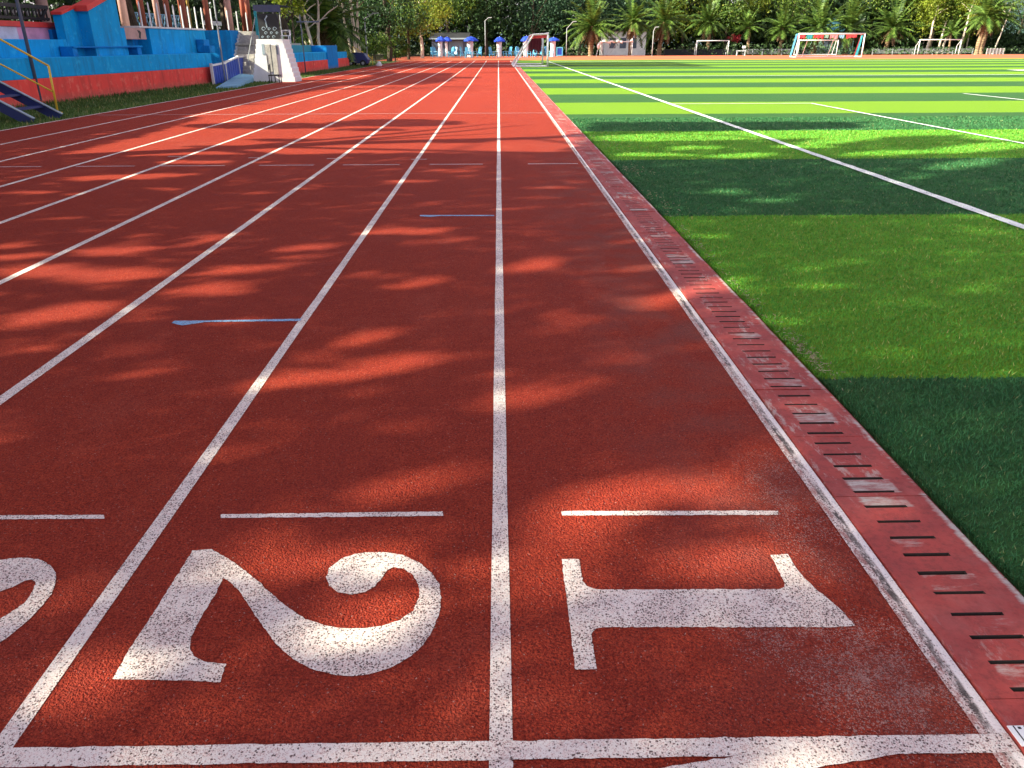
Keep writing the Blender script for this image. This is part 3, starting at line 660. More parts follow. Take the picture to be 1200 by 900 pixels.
def slim(px, py, label, h=9, leaf='leaf_mid', lean=0, r=.17, cz=7.6, cr=(2.2, 2.2, 2.4), Y=None, nclump=20, size=.32):
    p = at(px, py) if Y is None else at_y(px, py, Y)
    return broadleaf(p.x, p.y, h, r, label, leaf, 'trunk_pale', cr, cz, nclump, 100, size, lean=(lean, 0), nl=3, group='slim pale trunked trees behind the low fence', low=.55)
slim(1084, 62.4, 'slim pale tree left of the right hand goal', 9, 'leaf_yellow', .8)
slim(1098, 62.2, 'slim pale tree behind the middle of the right hand goal', 9, 'leaf_mid', .9)
slim(1104, 62.2, 'slim pale tree right of the middle of the right hand goal', 8, 'leaf_mid', .7, cz=6)
slim(1123, 62.5, 'slim pale tree at the right post of the right hand goal', 9, 'leaf_yellow', .8)
slim(1163, 62.2, 'slim leaning tree behind the metal barrier', 8, 'leaf_mid', 1.6, .11)
slim(1072, 61.8, 'slim tree with yellow leaves between the goals', 9, 'leaf_yellow', .2)
slim(1052, 61.8, 'slim tree behind the wide palm', 9, 'leaf_mid', .3)
slim(874, 62.8, 'thin straight tree with yellow leaves beside the white bench', 10, 'leaf_yellow', .3, .16)
slim(882, 62.5, 'thin pale tree right of the white bench', 10, 'leaf_mid', .4, .12)
slim(888, 62.3, 'second thin pale tree right of the white bench', 10, 'leaf_mid', .2, .10, nclump=14)
slim(843, 62.5, 'small sapling with yellow leaves in front of the dark trees', 3.2, 'leaf_yellow', 0, .06, 2.6, (.8, .8, .9), nclump=8, size=.22)
slim(765, 62.5, 'yellow leaved tree beside the lamp post', 6.5, 'leaf_yellow', 0, .09, 5.0, (1.6, 1.6, 1.8), nclump=13)
slim(920, 61.8, 'slim tree behind the palm at the large goal', 9, 'leaf_mid', -.3, .1)
slim(1010, 61.8, 'slim tree behind the right post of the large goal', 9, 'leaf_yellow', .3, .1)
for i, (px, Y, cz, leaf, lab) in enumerate([(800, 138, 7.5, 'leaf_yellow', 'large yellow green tree above the small plain goal'), (850, 138, 8, 'leaf_mid', 'large mid green tree above the white bench'), (925, 139, 8.5, 'leaf_mid', 'large green tree left of the teal roof'), (1020, 140, 8, 'leaf_mid', 'large green tree right of the teal roof'),
        (1090, 137, 8, 'leaf_yellow', 'large yellow green tree above the goal on the right'), (1128, 137, 8.2, 'leaf_yellow', 'bright yellow green tree above the twin trunked palm'), (1160, 140, 4.5, 'leaf_dark', 'dark tree behind the metal barrier'), (1192, 150, 2.2, 'leaf_teal', 'dark tree at the right edge below the hill'), (1232, 130, 9, 'leaf_yellow', 'pale tree at the upper right corner'),
        (735, 133, 8, 'leaf_teal', 'blue green tree above the white bundled goal'), (680, 131, 8, 'leaf_teal', 'blue green tree above the bent lamp'), (625, 130, 8, 'leaf_teal', 'blue green tree above the sideways goal'), (570, 130, 8, 'leaf_dark', 'dark tree above the parasols'), (525, 128, 8.2, 'leaf_mid', 'green tree above the shed')]):
    p = at_y(px, 50, Y); broadleaf(p.x, Y, 8, .28, lab, leaf, 'trunk_dark', (4.6, 3.5, 4.4), cz, 42, 120, .40, nl=6, group='trees beyond the far end of the field')
for px_ in (1046, 1060, 1066, 1079, 1090, 1112, 1118, 1131, 900, 908, 925, 944, 1022, 1030, 892, 966):
    slim(px_, uni(61.3, 62.1), 'slim pale trunk in the thicket behind the low fence', uni(7, 10), random.choice(['leaf_mid', 'leaf_yellow']), uni(-.4, .9), uni(.08, .13), uni(7, 8.5), (1.8, 1.8, 2.0), nclump=12)
# left side trees along the track
def left_tree(px, py, label, h, r, leaf, crown, cz, trunk='trunk_pale', lean=(0, 0), nclump=24, nleaf=100, size=.3, low=.4):
    p = at(px, py); return broadleaf(p.x, p.y, h, r, label, leaf, trunk, crown, cz, nclump, nleaf, size, cull=True, lean=lean, nl=5, group='trees behind the low terrace and beside the track', low=low)
# ------------------------------------------------------------------ grandstand on the left
GO = Vector((-13.25, 23.9, 0)); GA = R(3.55)
def frame(o, a):
    ax = Vector((math.cos(a), -math.sin(a), 0)); ay = Vector((math.sin(a), math.cos(a), 0))
    def wl(px, py, off):
        d = ray(px, py); t = ((o-ax*off)-EYE).dot(ax)/d.dot(ax); p = EYE+d*t-o
        return Vector((-off, p.dot(ay), p.z))
    return wl
wl = frame(GO, GA)
gs = thing('grandstand', GO, 'long blue and red terraced concrete grandstand beside the outer lane', 'grandstand', rz=-GA)
def gpart(mb, name, mat, parent=None, **kw):
    o = mb.build(name, mat, None, **kw); o.parent = parent or gs; return o
YE = 12.75
gpart(MB().box(-.30, 0, -14, YE, -.15, .70).box(0, .05, -14, YE, -.15, .11), 'red_base', 'red', bevel=.015)
gpart(MB().box(-1.2, -.05, -14, YE, .70, 1.25), 'lower_tier', 'blue', bevel=.02)
yl = wl(81, 50, 1.0).y; yr = wl(177, 50, 1.0).y
gpart(MB().box(-2.4, -1.0, -14, yl, 1.2, 1.75), 'upper_tier', 'blue', bevel=.02)
gpart(MB().box(-2.6, -1.5, yl+.002, yr-.002, 1.2, 2.05), 'recess_wall', 'shadeblue')
bb, be_ = wl(84, 54, .55).y, wl(165, 54, .55).y
gpart(MB().box(-.97, -.5, bb, be_, 1.50, 1.545).box(-.97, -.55, bb, bb+.28, 1.252, 1.499).box(-.97, -.55, be_-.3, be_, 1.252, 1.499), 'bench', 'shadeblue', bevel=.01)
gpart(MB().box(-1.5, -1.12, yl+.15, yr-.5, 1.50, 1.56), 'recess_bench', 'blue', bevel=.01)
ye = wl(242, 50, 1.0).y
gpart(MB().box(-2.6, -1.0, yr, ye, 1.2, 2.18), 'upper_wall', 'blue', bevel=.02)
gpart(MB().box(-2.6, -.95, yr-.8, ye, 2.182, 2.25), 'ledge', 'cream', bevel=.01)
gpart(MB().box(-9, -2.602, -14, 14.5, 1.0, 2.1), 'deck', 'greyconc')
gpart(MB().box(-.62, -.40, ye-1.2, ye-.6, 1.252, 1.55).box(-.97, -.62, ye-1.2, ye-.6, 1.252, 1.80), 'upper_step', 'shadeblue', bevel=.02)
a, b = wl(147, 40, .93), wl(171, 40, .93)
pp = gpart(MB().box(-1.49, -.93, a.y, b.y, 1.78, 2.17), 'plaster_block', 'tan', bevel=.01)
c = wl(163.5, 38, .92); gpart(MB().prism([(c.y-.10, 1.84), (c.y+.02, 1.80), (c.y+.09, 1.95), (c.y+.13, 2.02), (c.y+.05, 2.08), (c.y-.14, 2.1), (c.y-.04, 1.98)], 'x', -.929, -.922), 'stain', 'black', pp)
# stair wing walls with red coping
a, b = wl(77.5, 46, 1.0), wl(93.5, 40, 1.0)
za, zb = wl(75, 17.5, 1.0).z, wl(91, 10.5, 1.0).z
w1 = gpart(MB().prism([(a.y, 1.2), (b.y+.5, 1.2), (b.y+.5, zb), (b.y-.1, zb), (a.y, za)], 'x', -1.28, -.98), 'wing_wall', 'blue', bevel=.01)
gpart(MB().prism([(a.y-.05, za+.002), (b.y-.1, zb+.002), (b.y+.5, zb+.002), (b.y+.5, zb+.10), (b.y-.1, zb+.09), (a.y-.05, za+.09)], 'x', -1.30, -.93), 'coping', 'coping', w1, bevel=.01)
c, d = wl(104, 20, .6), wl(136.5, 10, .6); zc, zd = wl(103.5, 11.5, .6).z, wl(126, 0, .6).z; zd += (zd-zc)*.5
w2 = gpart(MB().prism([(c.y, 1.2), (d.y, 1.2), (d.y, zd), (c.y, zc)], 'x', -1.0, -.58), 'wing_wall', 'blue', bevel=.01)
gpart(MB().prism([(c.y-.12, zc-.05), (d.y, zd+.002), (d.y, zd+.14), (c.y-.12, zc+.13)], 'x', -1.03, -.53), 'coping', 'coping', w2, bevel=.01)
gpart(MB().box(-1.6, -.70, d.y+.003, wl(147, 40, .7).y, 1.2, 2.15), 'wing_step', 'blue', bevel=.01)
# terrace wall at the far left
a, b = wl(-60, 46, 1.6), wl(78, 46, 1.6)
z0, z1, z2 = wl(40, 46, 1.6).z, wl(40, 32, 1.6).z, wl(40, 25.5, 1.6).z
ym = wl(22, 40, 1.6).y
gpart(MB().box(-1.9, -1.62, ym, b.y, 1.7, z1), 'terrace_wall', 'pink'); gpart(MB().box(-1.9, -1.62, a.y, ym-.003, 1.7, z1), 'terrace_wall', 'lilac')
gpart(MB().box(-1.95, -1.57, a.y, b.y, z1+.002, z2), 'terrace_coping', 'coping', bevel=.01)
rail = MB(); z3, z4 = wl(40, 24, 1.9).z, wl(40, 8, 1.9).z
ya, yb2 = wl(-60, 20, 1.9).y, wl(57, 20, 1.9).y
rail.box(-1.95, -1.85, ya, yb2, z4-.05, z4+.06).box(-1.93, -1.87, ya, yb2, z3+.02, z3+.10)
n = 26
for i in range(n):
    y = ya+(yb2-ya)*(i+.5)/n; rail.tube([(-1.9, y, z3), (-1.9, y, z4)], .03, 6)
rail.bar((-1.9, yb2, z4), (-1.9, yb2-.5, z3), .05, .08)
ro = gpart(rail, 'balcony_railing', 'black')
m = MB()
for i in range(0, n, 2):
    y = ya+(yb2-ya)*(i+.5)/n+.05; m.tube([(-1.96, y, z3+.13), (-1.96, y+.02, z3+.25), (-1.96, y, z4-.12)], [.03, .075, .025], 6)
gpart(m, 'baluster', 'cream', ro)

# pavilion standing on the deck
pv = thing('pavilion', tuple(GO+Vector((-3.5, 4, 0))), 'open pavilion of rust red and pink columns on the grandstand', 'pavilion', rz=-GA)
PO = GO+Vector((-3.5, 4, 0)); wp = frame(PO, GA)
def pl(px, py, off): return wp(px, py, off)
for px, off, mt, r in [(55, .3, 'tan', .20), (148, .2, 'pinkcol', .17), (169, 2.2, 'rust', .16), (187, .3, 'pinkcol', .14), (199, 2.0, 'rust', .14), (217, .5, 'rust', .18), (224, 2.6, 'ochre', .07), (244.5, .6, 'rust', .15), (270, .4, 'pinkcol', .19), (287, .8, 'rust', .15), (293, .4, 'rust', .15)]:
    q = pl(px, 32, off)
    o = MB().tube([(q.x, q.y, 2.1), (q.x, q.y, 5.85)], r, 12).build('column', mt, None, smooth=True); o.parent = pv
o = MB().box(-9.5, .62, -19, 5.6, 5.86, 6.08).box(-9.5, .66, -19, 5.6, 5.7, 5.859).build('roof', 'roof', None); o.parent = pv
o = MB().box(-9.3, -9.1, -19, 9, 2.1, 5.7).build('back_wall', 'royal', None); o.parent = pv
lt = MB(); a, b = pl(150, 15, 3.2), pl(215, 15, 3.2)
lt.box(-3.24, -3.2, a.y, b.y, 2.45, 2.5).box(-3.24, -3.2, a.y, b.y, 3.1, 3.16)
k = a.y
while k < b.y:
    lt.bar((-3.22, k, 2.48), (-3.22, k+.35, 3.12), .03, .05); lt.bar((-3.21, k+.35, 2.48), (-3.21, k, 3.12), .03, .05); k += .35
o = lt.build('lattice', 'paleblue', None); o.parent = pv
a, b = pl(238, 15, 3.5), pl(258, 15, 3.5)
o = MB().box(-3.6, -3.5, a.y, b.y, 2.75, 3.0).build('white_board', 'white', None); o.parent = pv
# white pickets on the ledge
rl = thing('picket_railing', (GO.x, GO.y, 2.25), 'row of white pointed pickets on top of the blue wall', 'railing', rz=-GA)
for bx, by, tx, ty in [(167,31,162,0),(177.5,31.5,173,1),(187.5,32,182.5,3),(197,32.5,192.5,3),(206,33.5,201.5,5),(215,33.5,211,5.5),(223,34,219.5,7),(231,34.5,227,8),(238.5,35,234.5,9.5),(249,35,245,10),(268,36,264,11),(279,36,275,12),(290,36,286,13)]:
    q = wl(bx, 31, 1.05); h = 2.25+.86
    o = MB().tube([(q.x, q.y, .002), (q.x, q.y, .80), (q.x, q.y, .88)], [.032, .032, .006], 6).build('picket', 'white', None); o.parent = rl

# grey concrete stair with blue flank wall and hand rail
p0, p1 = at(269, 91.5), at(298, 90.5); Ys = (p0.y+p1.y)/2
st = thing('concrete_stair', (p0.x, Ys, 0), 'grey concrete stair rising between the blue wall and the white stepped block', 'stair')
m = MB(); ns = 12; wdt = p1.x-p0.x
for i in range(ns):
    m.box(.0, wdt, i*.21, ns*.21, -.15 if i == 0 else i*.187, (i+1)*.187-.001*(i < ns-1))
o = local(m, 'steps', 'greyconc', st, bevel=.012)
m = MB()
for i in range(ns): m.box(-.10, -.002, i*.21, i*.21+.208, -.15, (i+1)*.187+.03)
local(m, 'side_kerb', 'cream', st)
m = MB(); m.tube([(wdt-.06, .1, .2), (wdt-.06, .1, 1.0), (wdt-.06, 2.5, 3.15), (wdt-.06, 2.5, 2.25)], .022, 6); m.tube([(wdt-.06, 1.3, 1.3), (wdt-.06, 1.3, 2.08)], .02, 6); local(m, 'hand_rail', 'steel', st)
q0 = at_y(241, 60, Ys+.9); gpart(MB().add([], []), 'stair_flank', 'shadeblue') if False else None
fl = tag(MB().box(q0.x, p0.x-.11, Ys+.9, Ys+2.6, -.15, 2.28).build('flank_wall', 'shadeblue', None, bevel=.02), 'blue wall in painted shade closing the grandstand left of the grey stair', 'wall')

# white stepped block
c0, c1 = at(297, 96.2), at(345, 96.2); Yw = c0.y; zt = at_y(317, 46, Yw).z; xc = (c0.x+c1.x)/2; hw = (c1.x-c0.x)/2; ht = (at_y(332, 46, Yw).x-at_y(303, 46, Yw).x)/2
wb = thing('stepped_block', (xc, Yw, 0), 'white stepped block with grey centre strip beside the track', 'stepped block')
prof = []; nst = 9
for i in range(nst+1):
    x = hw-(hw-ht)*i/nst
    prof.append((x, zt*i/(nst)) if i == 0 else (x, zt*i/nst))
    if i < nst: prof.append((x, zt*(i+1)/nst))
prof = prof[:-1]+[(ht, zt)] if prof[-1] != (ht, zt) else prof
P_ = []
for i in range(nst):
    x = hw-(hw-ht)*i/nst; P_ += [(x, zt*i/nst if i else -.15), (x, zt*(i+1)/nst)]
P_ += [(-x, z) for x, z in reversed(P_)]
local(MB().prism(P_, 'y', 0, 1.3), 'body', 'white', wb, bevel=.008)
def fx(px): return at_y(px, 70, Yw).x-xc
def fz(py): return at_y(318, py, Yw).z
local(MB().box(fx(313), fx(318.4), -.05, -.002, fz(84), fz(52)).box(fx(319.5), fx(325), -.05, -.002, fz(88), fz(53)), 'centre_strip', 'greyconc', wb)
local(MB().box(fx(318.4)+.002, fx(319.5)-.002, -.03, -.002, fz(88), fz(52)), 'groove', 'darksteel', wb)
local(MB().box(fx(308.5), fx(311.5), -.02, -.002, fz(64), fz(51.5)).box(fx(324.8)+.02, fx(327), -.02, -.002, fz(64), fz(52)), 'slot', 'panel', wb)
# leaning white board with black edges, black chair, white chair
p = at(309.5, 95.5); bo = thing('leaning_board', (p.x, p.y, 0), 'white board with black edges leaning on the white stepped block', 'board')
m = MB(); local(MB().hexa([(-.16,-.02,.05),(.16,-.02,.05),(.16,0,.05),(-.16,0,.05)], [(-.18,.12,.72),(.14,.12,.72),(.14,.14,.72),(-.18,.14,.72)]), 'board', 'white', bo)
local(MB().bar((-.19,-.02,0),(-.21,.12,.78),.035,.035).bar((.19,-.02,0),(.17,.12,.78),.035,.035), 'edge', 'black', bo)
p = at(325.5, 96.8); ch = thing('chair', (p.x, p.y-.3, 0), 'small black chair standing in front of the white stepped block', 'chair')
local(MB().box(-.26, .24, -.2, .2, .30, .35), 'seat', 'black', ch, bevel=.01)
for x, y, h in ((-.23,-.17,.3),(.21,-.17,.3),(-.23,.17,.78),(-.06,.17,.3),(.21,.17,.3)): local(MB().bar((x, y, 0), (x, y, h), .035, .035, (0,1,0)), 'leg', 'black', ch)
local(MB().box(-.245, -.215, -.15, .15, .55, .75), 'backrest', 'black', ch)

# pale blue ramp and royal blue fence with white caps
pts = [at(x, y) for x, y in ((253,104),(278,103.2),(304,94),(281,91.5))]; c = sum(pts, Vector())/4
rp = thing('wooden_ramp', (c.x, c.y, 0), 'pale blue boarded ramp on the verge below the royal blue fence', 'ramp')
L = [q-c for q in pts]
for i in range(5):
    f0, f1 = i/5+.005, (i+1)/5-.005
    A, B, C, D = L[0].lerp(L[1], f0), L[0].lerp(L[1], f1), L[3].lerp(L[2], f1), L[3].lerp(L[2], f0)
    local(MB().hexa([(v.x, v.y, -.01) for v in (A,B,C,D)], [(A.x,A.y,.05+.05*i/5),(B.x,B.y,.06+.05*i/5),(C.x,C.y,.22),(D.x,D.y,.22)]), 'board', 'paleblue', rp)
A, B, C, D = at(251.5, 99.5), at(267, 97), at(282, 91.5), at(288, 90)
bf = thing('blue_fence', (A.x, A.y, 0), 'low royal blue board fence with white caps beside the ramp', 'fence')
for (p, q, h0, h1) in ((A, B, .74, .80), (B, C, .82, .98), (C, D, .98, .96)):
    n = 6; m = MB()
    for i in range(n):
        u, v = p.lerp(q, (i+.06)/n)-A, p.lerp(q, (i+.94)/n)-A; h = h0+(h1-h0)*(i+.5)/n
        m.bar((u.x, u.y, h/2), (v.x, v.y, h/2), .05, h-.02)
    local(m, 'board', 'royal', bf)
    u, v = p-A, q-A; d = (v-u).normalized()*.03
    local(MB().bar((u.x-d.x, u.y-d.y, h0+.035), (v.x+d.x, v.y+d.y, h1+.035), .12, .07), 'cap', 'white', bf, bevel=.01)
for p, h in ((A, .86), (B, .92), (C, 1.08), (D, 1.04)):
    u = p-A; local(MB().box(u.x-.05, u.x+.05, u.y-.12, u.y-.03, 0, h), 'post', 'cream', bf)

# low terrace further along
LO = Vector((-11.42, 45.6, 0)); wq = frame(LO, 0)
lg = thing('low_terrace', LO, 'low blue and red terrace beyond the white stepped block', 'terrace')
def lp(mb, name, mat, parent=None, **kw):
    o = mb.build(name, mat, None, **kw); o.parent = parent or lg; return o
yk = wq(383, 60, 0).y; yk2 = wq(395, 60, 0).y; yk3 = wq(409, 70, 0).y
lp(MB().box(-.4, 0, 0, yk3, -.15, .66).box(0, .06, 0, yk3, -.15, .08), 'red_base', 'red', bevel=.015)
lp(MB().box(-1.3, -.06, 0, yk-.003, .6, 1.13), 'lower_tier', 'blue', bevel=.02)
lp(MB().box(-2.6, -1.0, 0, yk-.003, 1.1, 1.55), 'upper_tier', 'teal', bevel=.02)
lp(MB().box(-3.4, -1.7, -.4, yk-.003, 1.552, 1.66), 'ledge', 'greyconc')
lp(MB().box(-2.6, .02, yk, yk2, .0, 1.52), 'end_wall', 'shadeblue', bevel=.02)
lp(MB().box(-1.2, -.05, yk2+.003, yk2+4, .66, 1.08), 'lower_tier', 'blue', bevel=.02)
p = at_y(400, 58, 70); sb = MB()
for _ in range(1400):
    x, y = random.gauss(0, 1.4), random.gauss(0, 2.5); z = .35+max(0, .95*(1-(x/3.2)**2-(y/6)**2))+uni(-.12, .1); l = uni(.2, .6); an = uni(0, 6.28)
    sb.bar((p.x-1.5+x, p.y+y, z), (p.x-1.5+x+math.cos(an)*l, p.y+y+math.sin(an)*l, z+uni(-.1, .15)), .03, .015)
tag(sb.build('straw_heap', 'straw'), 'heap of dry yellow palm leaves behind the end of the low terrace', 'leaf heap')

# poles
def pole(px, py, tx, ty, r, label, mat='steel', cross=None, arm=None, name='pole', cat='pole', h=None):
    p = at(px, py); t_ = at_y(tx, ty, p.y); H = h or t_.z
    o = thing(name, (p.x, p.y, -.1), label, cat)
    local(MB().tube([(0,0,0), (0,0,H*.5), (0,0,H+.1)], [r, r*.9, r*.75], 8), 'shaft', mat, o, smooth=True)
    local(MB().box(-r*2.2, r*2.2, -r*2.2, r*2.2, .05, .13), 'base_plate', mat, o)
    if cross:
        a, b = at_y(cross[0], cross[2], p.y), at_y(cross[1], cross[2], p.y)
        local(MB().bar((a.x-p.x, -r, a.z+.1), (b.x-p.x, -r, a.z+.1), .06, .07), 'crossbar', mat, o)
    if arm:
        a = at_y(arm[0], arm[1], p.y)
        local(MB().tube([(0,0,H+.05), (a.x-p.x, 0, a.z+.1)], r*.75, 6), 'arm', mat, o)
        s = 1 if a.x > p.x else -1
        local(MB().hexa([(a.x-p.x-.05,-.10,a.z+.07),(a.x-p.x+.5*s,-.10,a.z+.12),(a.x-p.x+.5*s,.10,a.z+.12),(a.x-p.x-.05,.10,a.z+.07)], [(a.x-p.x-.05,-.08,a.z+.17),(a.x-p.x+.45*s,-.08,a.z+.19),(a.x-p.x+.45*s,.08,a.z+.19),(a.x-p.x-.05,.08,a.z+.17)]), 'lamp_head', mat, o)
    return o
pole(48.5, 122.8, 20, 0, .052, 'tall slate grey pole in front of the red wall at the left edge', 'darksteel', h=6.5)
pole(264.5, 98, 252, 0, .035, 'thin blue grey pole behind the royal blue fence', 'steel', h=5.5)
pole(358.5, 87, 352.5, 17, .035, 'dark pole with a crossbar in front of the low terrace', 'darksteel', cross=(347.5, 374, 25.5))
pole(395.5, 80.5, 394.5, 52, .05, 'short dark post at the end of the low terrace', 'darksteel')
pole(431, 75.5, 431, 21, .06, 'street lamp between the trees and the track bend', 'steel', arm=(437, 16), name='street_lamp', cat='street lamp')
pole(479.5, 69.5, 479, 29, .05, 'thin greenish post at the bend of the track', 'steel')
pole(569, 66.8, 569, 24, .055, 'street lamp between the second and third blue parasols', 'steel', arm=(572, 21), name='street_lamp', cat='street lamp')
pole(663.5, 66.2, 664, 33, .055, 'street lamp with a bent arm right of the parasols', 'steel', arm=(671.5, 25.5), name='street_lamp', cat='street lamp')
pole(764, 65.6, 764, 36, .06, 'street lamp beside the yellow leaved tree', 'steel', arm=(768, 32), name='street_lamp', cat='street lamp')

# blue metal stairs with yellow hand rail at the left edge
q1, q2 = at(71, 137.6), at(38, 143.2)
ms = thing('metal_stairs', (q1.x, q1.y, 0), 'navy blue steel stairs with yellow hand rails at the left edge', 'stairs')
t1 = at_y(0, 101, q1.y); slope = t1.z/(q1.x-t1.x); LEN = 4.2
def sp(x): return Vector((x, 0, -x*slope))
wy = q2.y-q1.y
for dy, dx in ((0, 0), (wy, q2.x-q1.x)):
    a, b = sp(0)+Vector((dx, dy, -.02)), sp(-LEN)+Vector((dx, dy, -.02))
    so_ = local(MB().bar(a, b, .05, .20), 'stringer', 'navy', ms)
    n = Vector((slope, 0, 1)).normalized()*.115
    local(MB().bar(a+n, b+n, .09, .02), 'flange', 'panel', so_)
for i in range(1, 9):
    p = sp(-i*.46)
    local(MB().hexa([(p.x-.13, .028, p.z-.03),(p.x+.13, .028, p.z-.03),(p.x+.13+q2.x-q1.x, wy-.028, p.z-.03),(p.x-.13+q2.x-q1.x, wy-.028, p.z-.03)][::1] if wy > 0 else [(p.x-.13+q2.x-q1.x, wy+.028, p.z-.03),(p.x+.13+q2.x-q1.x, wy+.028, p.z-.03),(p.x+.13, -.028, p.z-.03),(p.x-.13, -.028, p.z-.03)],
          [(p.x-.13+q2.x-q1.x, wy+.028, p.z+.01),(p.x+.13+q2.x-q1.x, wy+.028, p.z+.01),(p.x+.13, -.028, p.z+.01),(p.x-.13, -.028, p.z+.01)]), 'tread', 'navy', ms)
b0 = at_y(66, 131.5, q1.y)-Vector((q1.x, q1.y, 0)); tp = at_y(55.2, 77.3, q1.y)-Vector((q1.x, q1.y, 0)); e1 = at_y(0, 47, q1.y)-Vector((q1.x, q1.y, 0)); e2 = at_y(0, 76, q1.y)-Vector((q1.x, q1.y, 0)); md = at_y(60, 107.5, q1.y)-Vector((q1.x, q1.y, 0))
d1 = (e1-tp)*2.0; d2 = (e2-md)*2.0; yo = Vector((0, .06, 0))
hr = local(MB().tube([b0+yo, tp+yo], .026, 8).tube([tp+yo, tp+d1+yo], .024, 8).tube([md+yo, md+d2+yo], .02, 8).tube([tp+d1*.9+yo, tp+d1*.9+yo-Vector((0,0,1.05))], .026, 8), 'hand_rail', 'yellow', ms, smooth=True)
local(MB().box(b0.x-.08, b0.x+.08, .0, .13, b0.z-.03, b0.z), 'foot_plate', 'yellow', hr)

# things around the terrace
p = at_y(315, 46, Yw+1.6); w0, w1_ = at_y(305, 46, p.y), at_y(325.5, 16, p.y)
bd = thing('banner', (p.x, p.y, 0), 'black decorated panel standing behind the white stepped block', 'panel')
local(MB().box(w0.x-p.x, w1_.x-p.x, -.03, .03, w0.z-.3, w1_.z), 'panel', 'black', bd)
m = MB(); W_ = w1_.x-w0.x
for k in range(9):
    cx = w0.x-p.x+W_*(.14+.72*((k*5) % 9)/8); cz = w0.z+(w1_.z-w0.z)*(.08+.32*(k % 3)/2); r_ = W_*uni(.06, .11)
    m.tube([(cx+r_*math.cos(a_*.7)*(1-a_*.07), -.036, cz+r_*math.sin(a_*.7)*(1-a_*.07)) for a_ in range(9)], .014, 4)
m.tube([(w0.x-p.x+W_*.42, -.036, w0.z+.5), (w0.x-p.x+W_*.36, -.036, w0.z+.85), (w0.x-p.x+W_*.47, -.036, w1_.z-.08)], .03, 4)
local(m, 'scroll_ornament', 'panel', bd)
for x in (w0.x-p.x+.03, w1_.x-p.x-.03): local(MB().bar((x, .06, 0), (x, .06, w1_.z), .05, .05, (0,1,0)), 'post', 'black', bd)
p = at_y(335, 47.5, 50); wc = thing('chair', (p.x, p.y, 1.66), 'white plastic chair standing on the low terrace ledge', 'chair')
h = at_y(335, 35, 50).z-1.66
local(MB().box(-.26, .26, -.24, .24, .38, .43), 'seat', 'white', wc)
local(MB().box(-.28, -.20, .18, .24, .43, h).box(.20, .28, .18, .24, .43, h).box(-.20, .20, .18, .23, h-.10, h).box(-.2, .2, .18, .22, .6, .68), 'backrest', 'white', wc)
for x in (-.23, .23):
    for y in (-.2, .2): local(MB().bar((x, y, 0), (x, y, .38), .05, .05, (0,1,0)), 'leg', 'white', wc)
p = at_y(302, 40, 46); tag(MB().box(p.x-.07, p.x+.07, p.y-.05, p.y+.05, 0, at_y(302, 13, 46).z).box(p.x-.09, p.x+.09, p.y-.07, p.y+.07, 0, .1).build('post', 'teal', None, bevel=.01), 'teal square post between the grey stair and the black panel', 'post')
a, b = at_y(296, 12, 52), at_y(328, 12, 52); cn = thing('canopy', ((a.x+b.x)/2, 53, 0), 'dark blue cloth canopy behind the black panel', 'canopy')
hh = (b.x-a.x)/2; zt_ = at_y(310, 5.5, 52).z; zl = at_y(310, 14, 52).z
local(MB().box(-hh, hh, -.9, -.86, zl, zt_).box(-hh, hh, -.858, 1.6, zt_-.05, zt_-.01), 'cloth', 'canopyblue', cn)
for x in (-hh+.1, -hh*.3, hh*.4, hh-.1): local(MB().tube([(x, -.8, 0), (x, -.8, zl)], .035, 6), 'pole', 'steel', cn)
# cart, yellow barrier, white bag
p = at(419, 78); ct = thing('utility_cart', (p.x, p.y+.6, 0), 'covered navy blue cart parked at the end of the low terrace', 'cart')
local(MB().prism([(-.75,.25),(.75,.2),(.85,.5),(.55,.95),(-.2,1.02),(-.7,.85)], 'y', -.6, .6), 'cover', 'navy', ct, bevel=.05)
for x, y in ((-.5,-.62),(.45,-.62),(-.5,.62),(.45,.62)):
    wh = local(MB().tube([(x, y-.06, .24), (x, y+.06, .24)], .24, 16), 'wheel', 'tyre', ct); local(MB().tube([(x, y-.075, .24), (x, y+.075, .24)], .11, 12), 'hub', 'steel', wh)
a, b = at(415, 77.8), at(437, 76.6); yb_ = thing('yellow_barrier', (a.x, a.y, 0), 'pale yellow pipe barrier beside the covered cart', 'barrier')
v = b-a; z = .95
local(MB().tube([(0,0,1.45), (v.x*.8, v.y*.8, z*.75), (v.x, v.y, .5)], .03, 6).tube([(0,0,1.05), (v.x*.8, v.y*.8, .35)], .03, 6), 'rail', 'yellow', yb_)
for f in (0, .25, .5, .8, 1): local(MB().tube([(v.x*f, v.y*f, -.02), (v.x*f, v.y*f, 1.45-.75*f)], .03, 6), 'post', 'yellow', yb_)
p = at(444.5, 77.6); bgm = bmesh.new(); bmesh.ops.create_icosphere(bgm, subdivisions=3, radius=.18)
for vv in bgm.verts: vv.co *= 1+uni(-.12, .12); vv.co.z = max(-.12, vv.co.z)*1.2; vv.co.x *= 1.4-.5*(vv.co.z > 0)
me = bpy.data.meshes.new('plastic_bag'); bgm.to_mesh(me); bgm.free(); me.materials.append(MT['white'])
o = bpy.data.objects.new('plastic_bag', me); COL.objects.link(o); o.location = (p.x, p.y, .14); tag(o, 'crumpled white bag lying beside the outer lane near the barrier', 'bag')

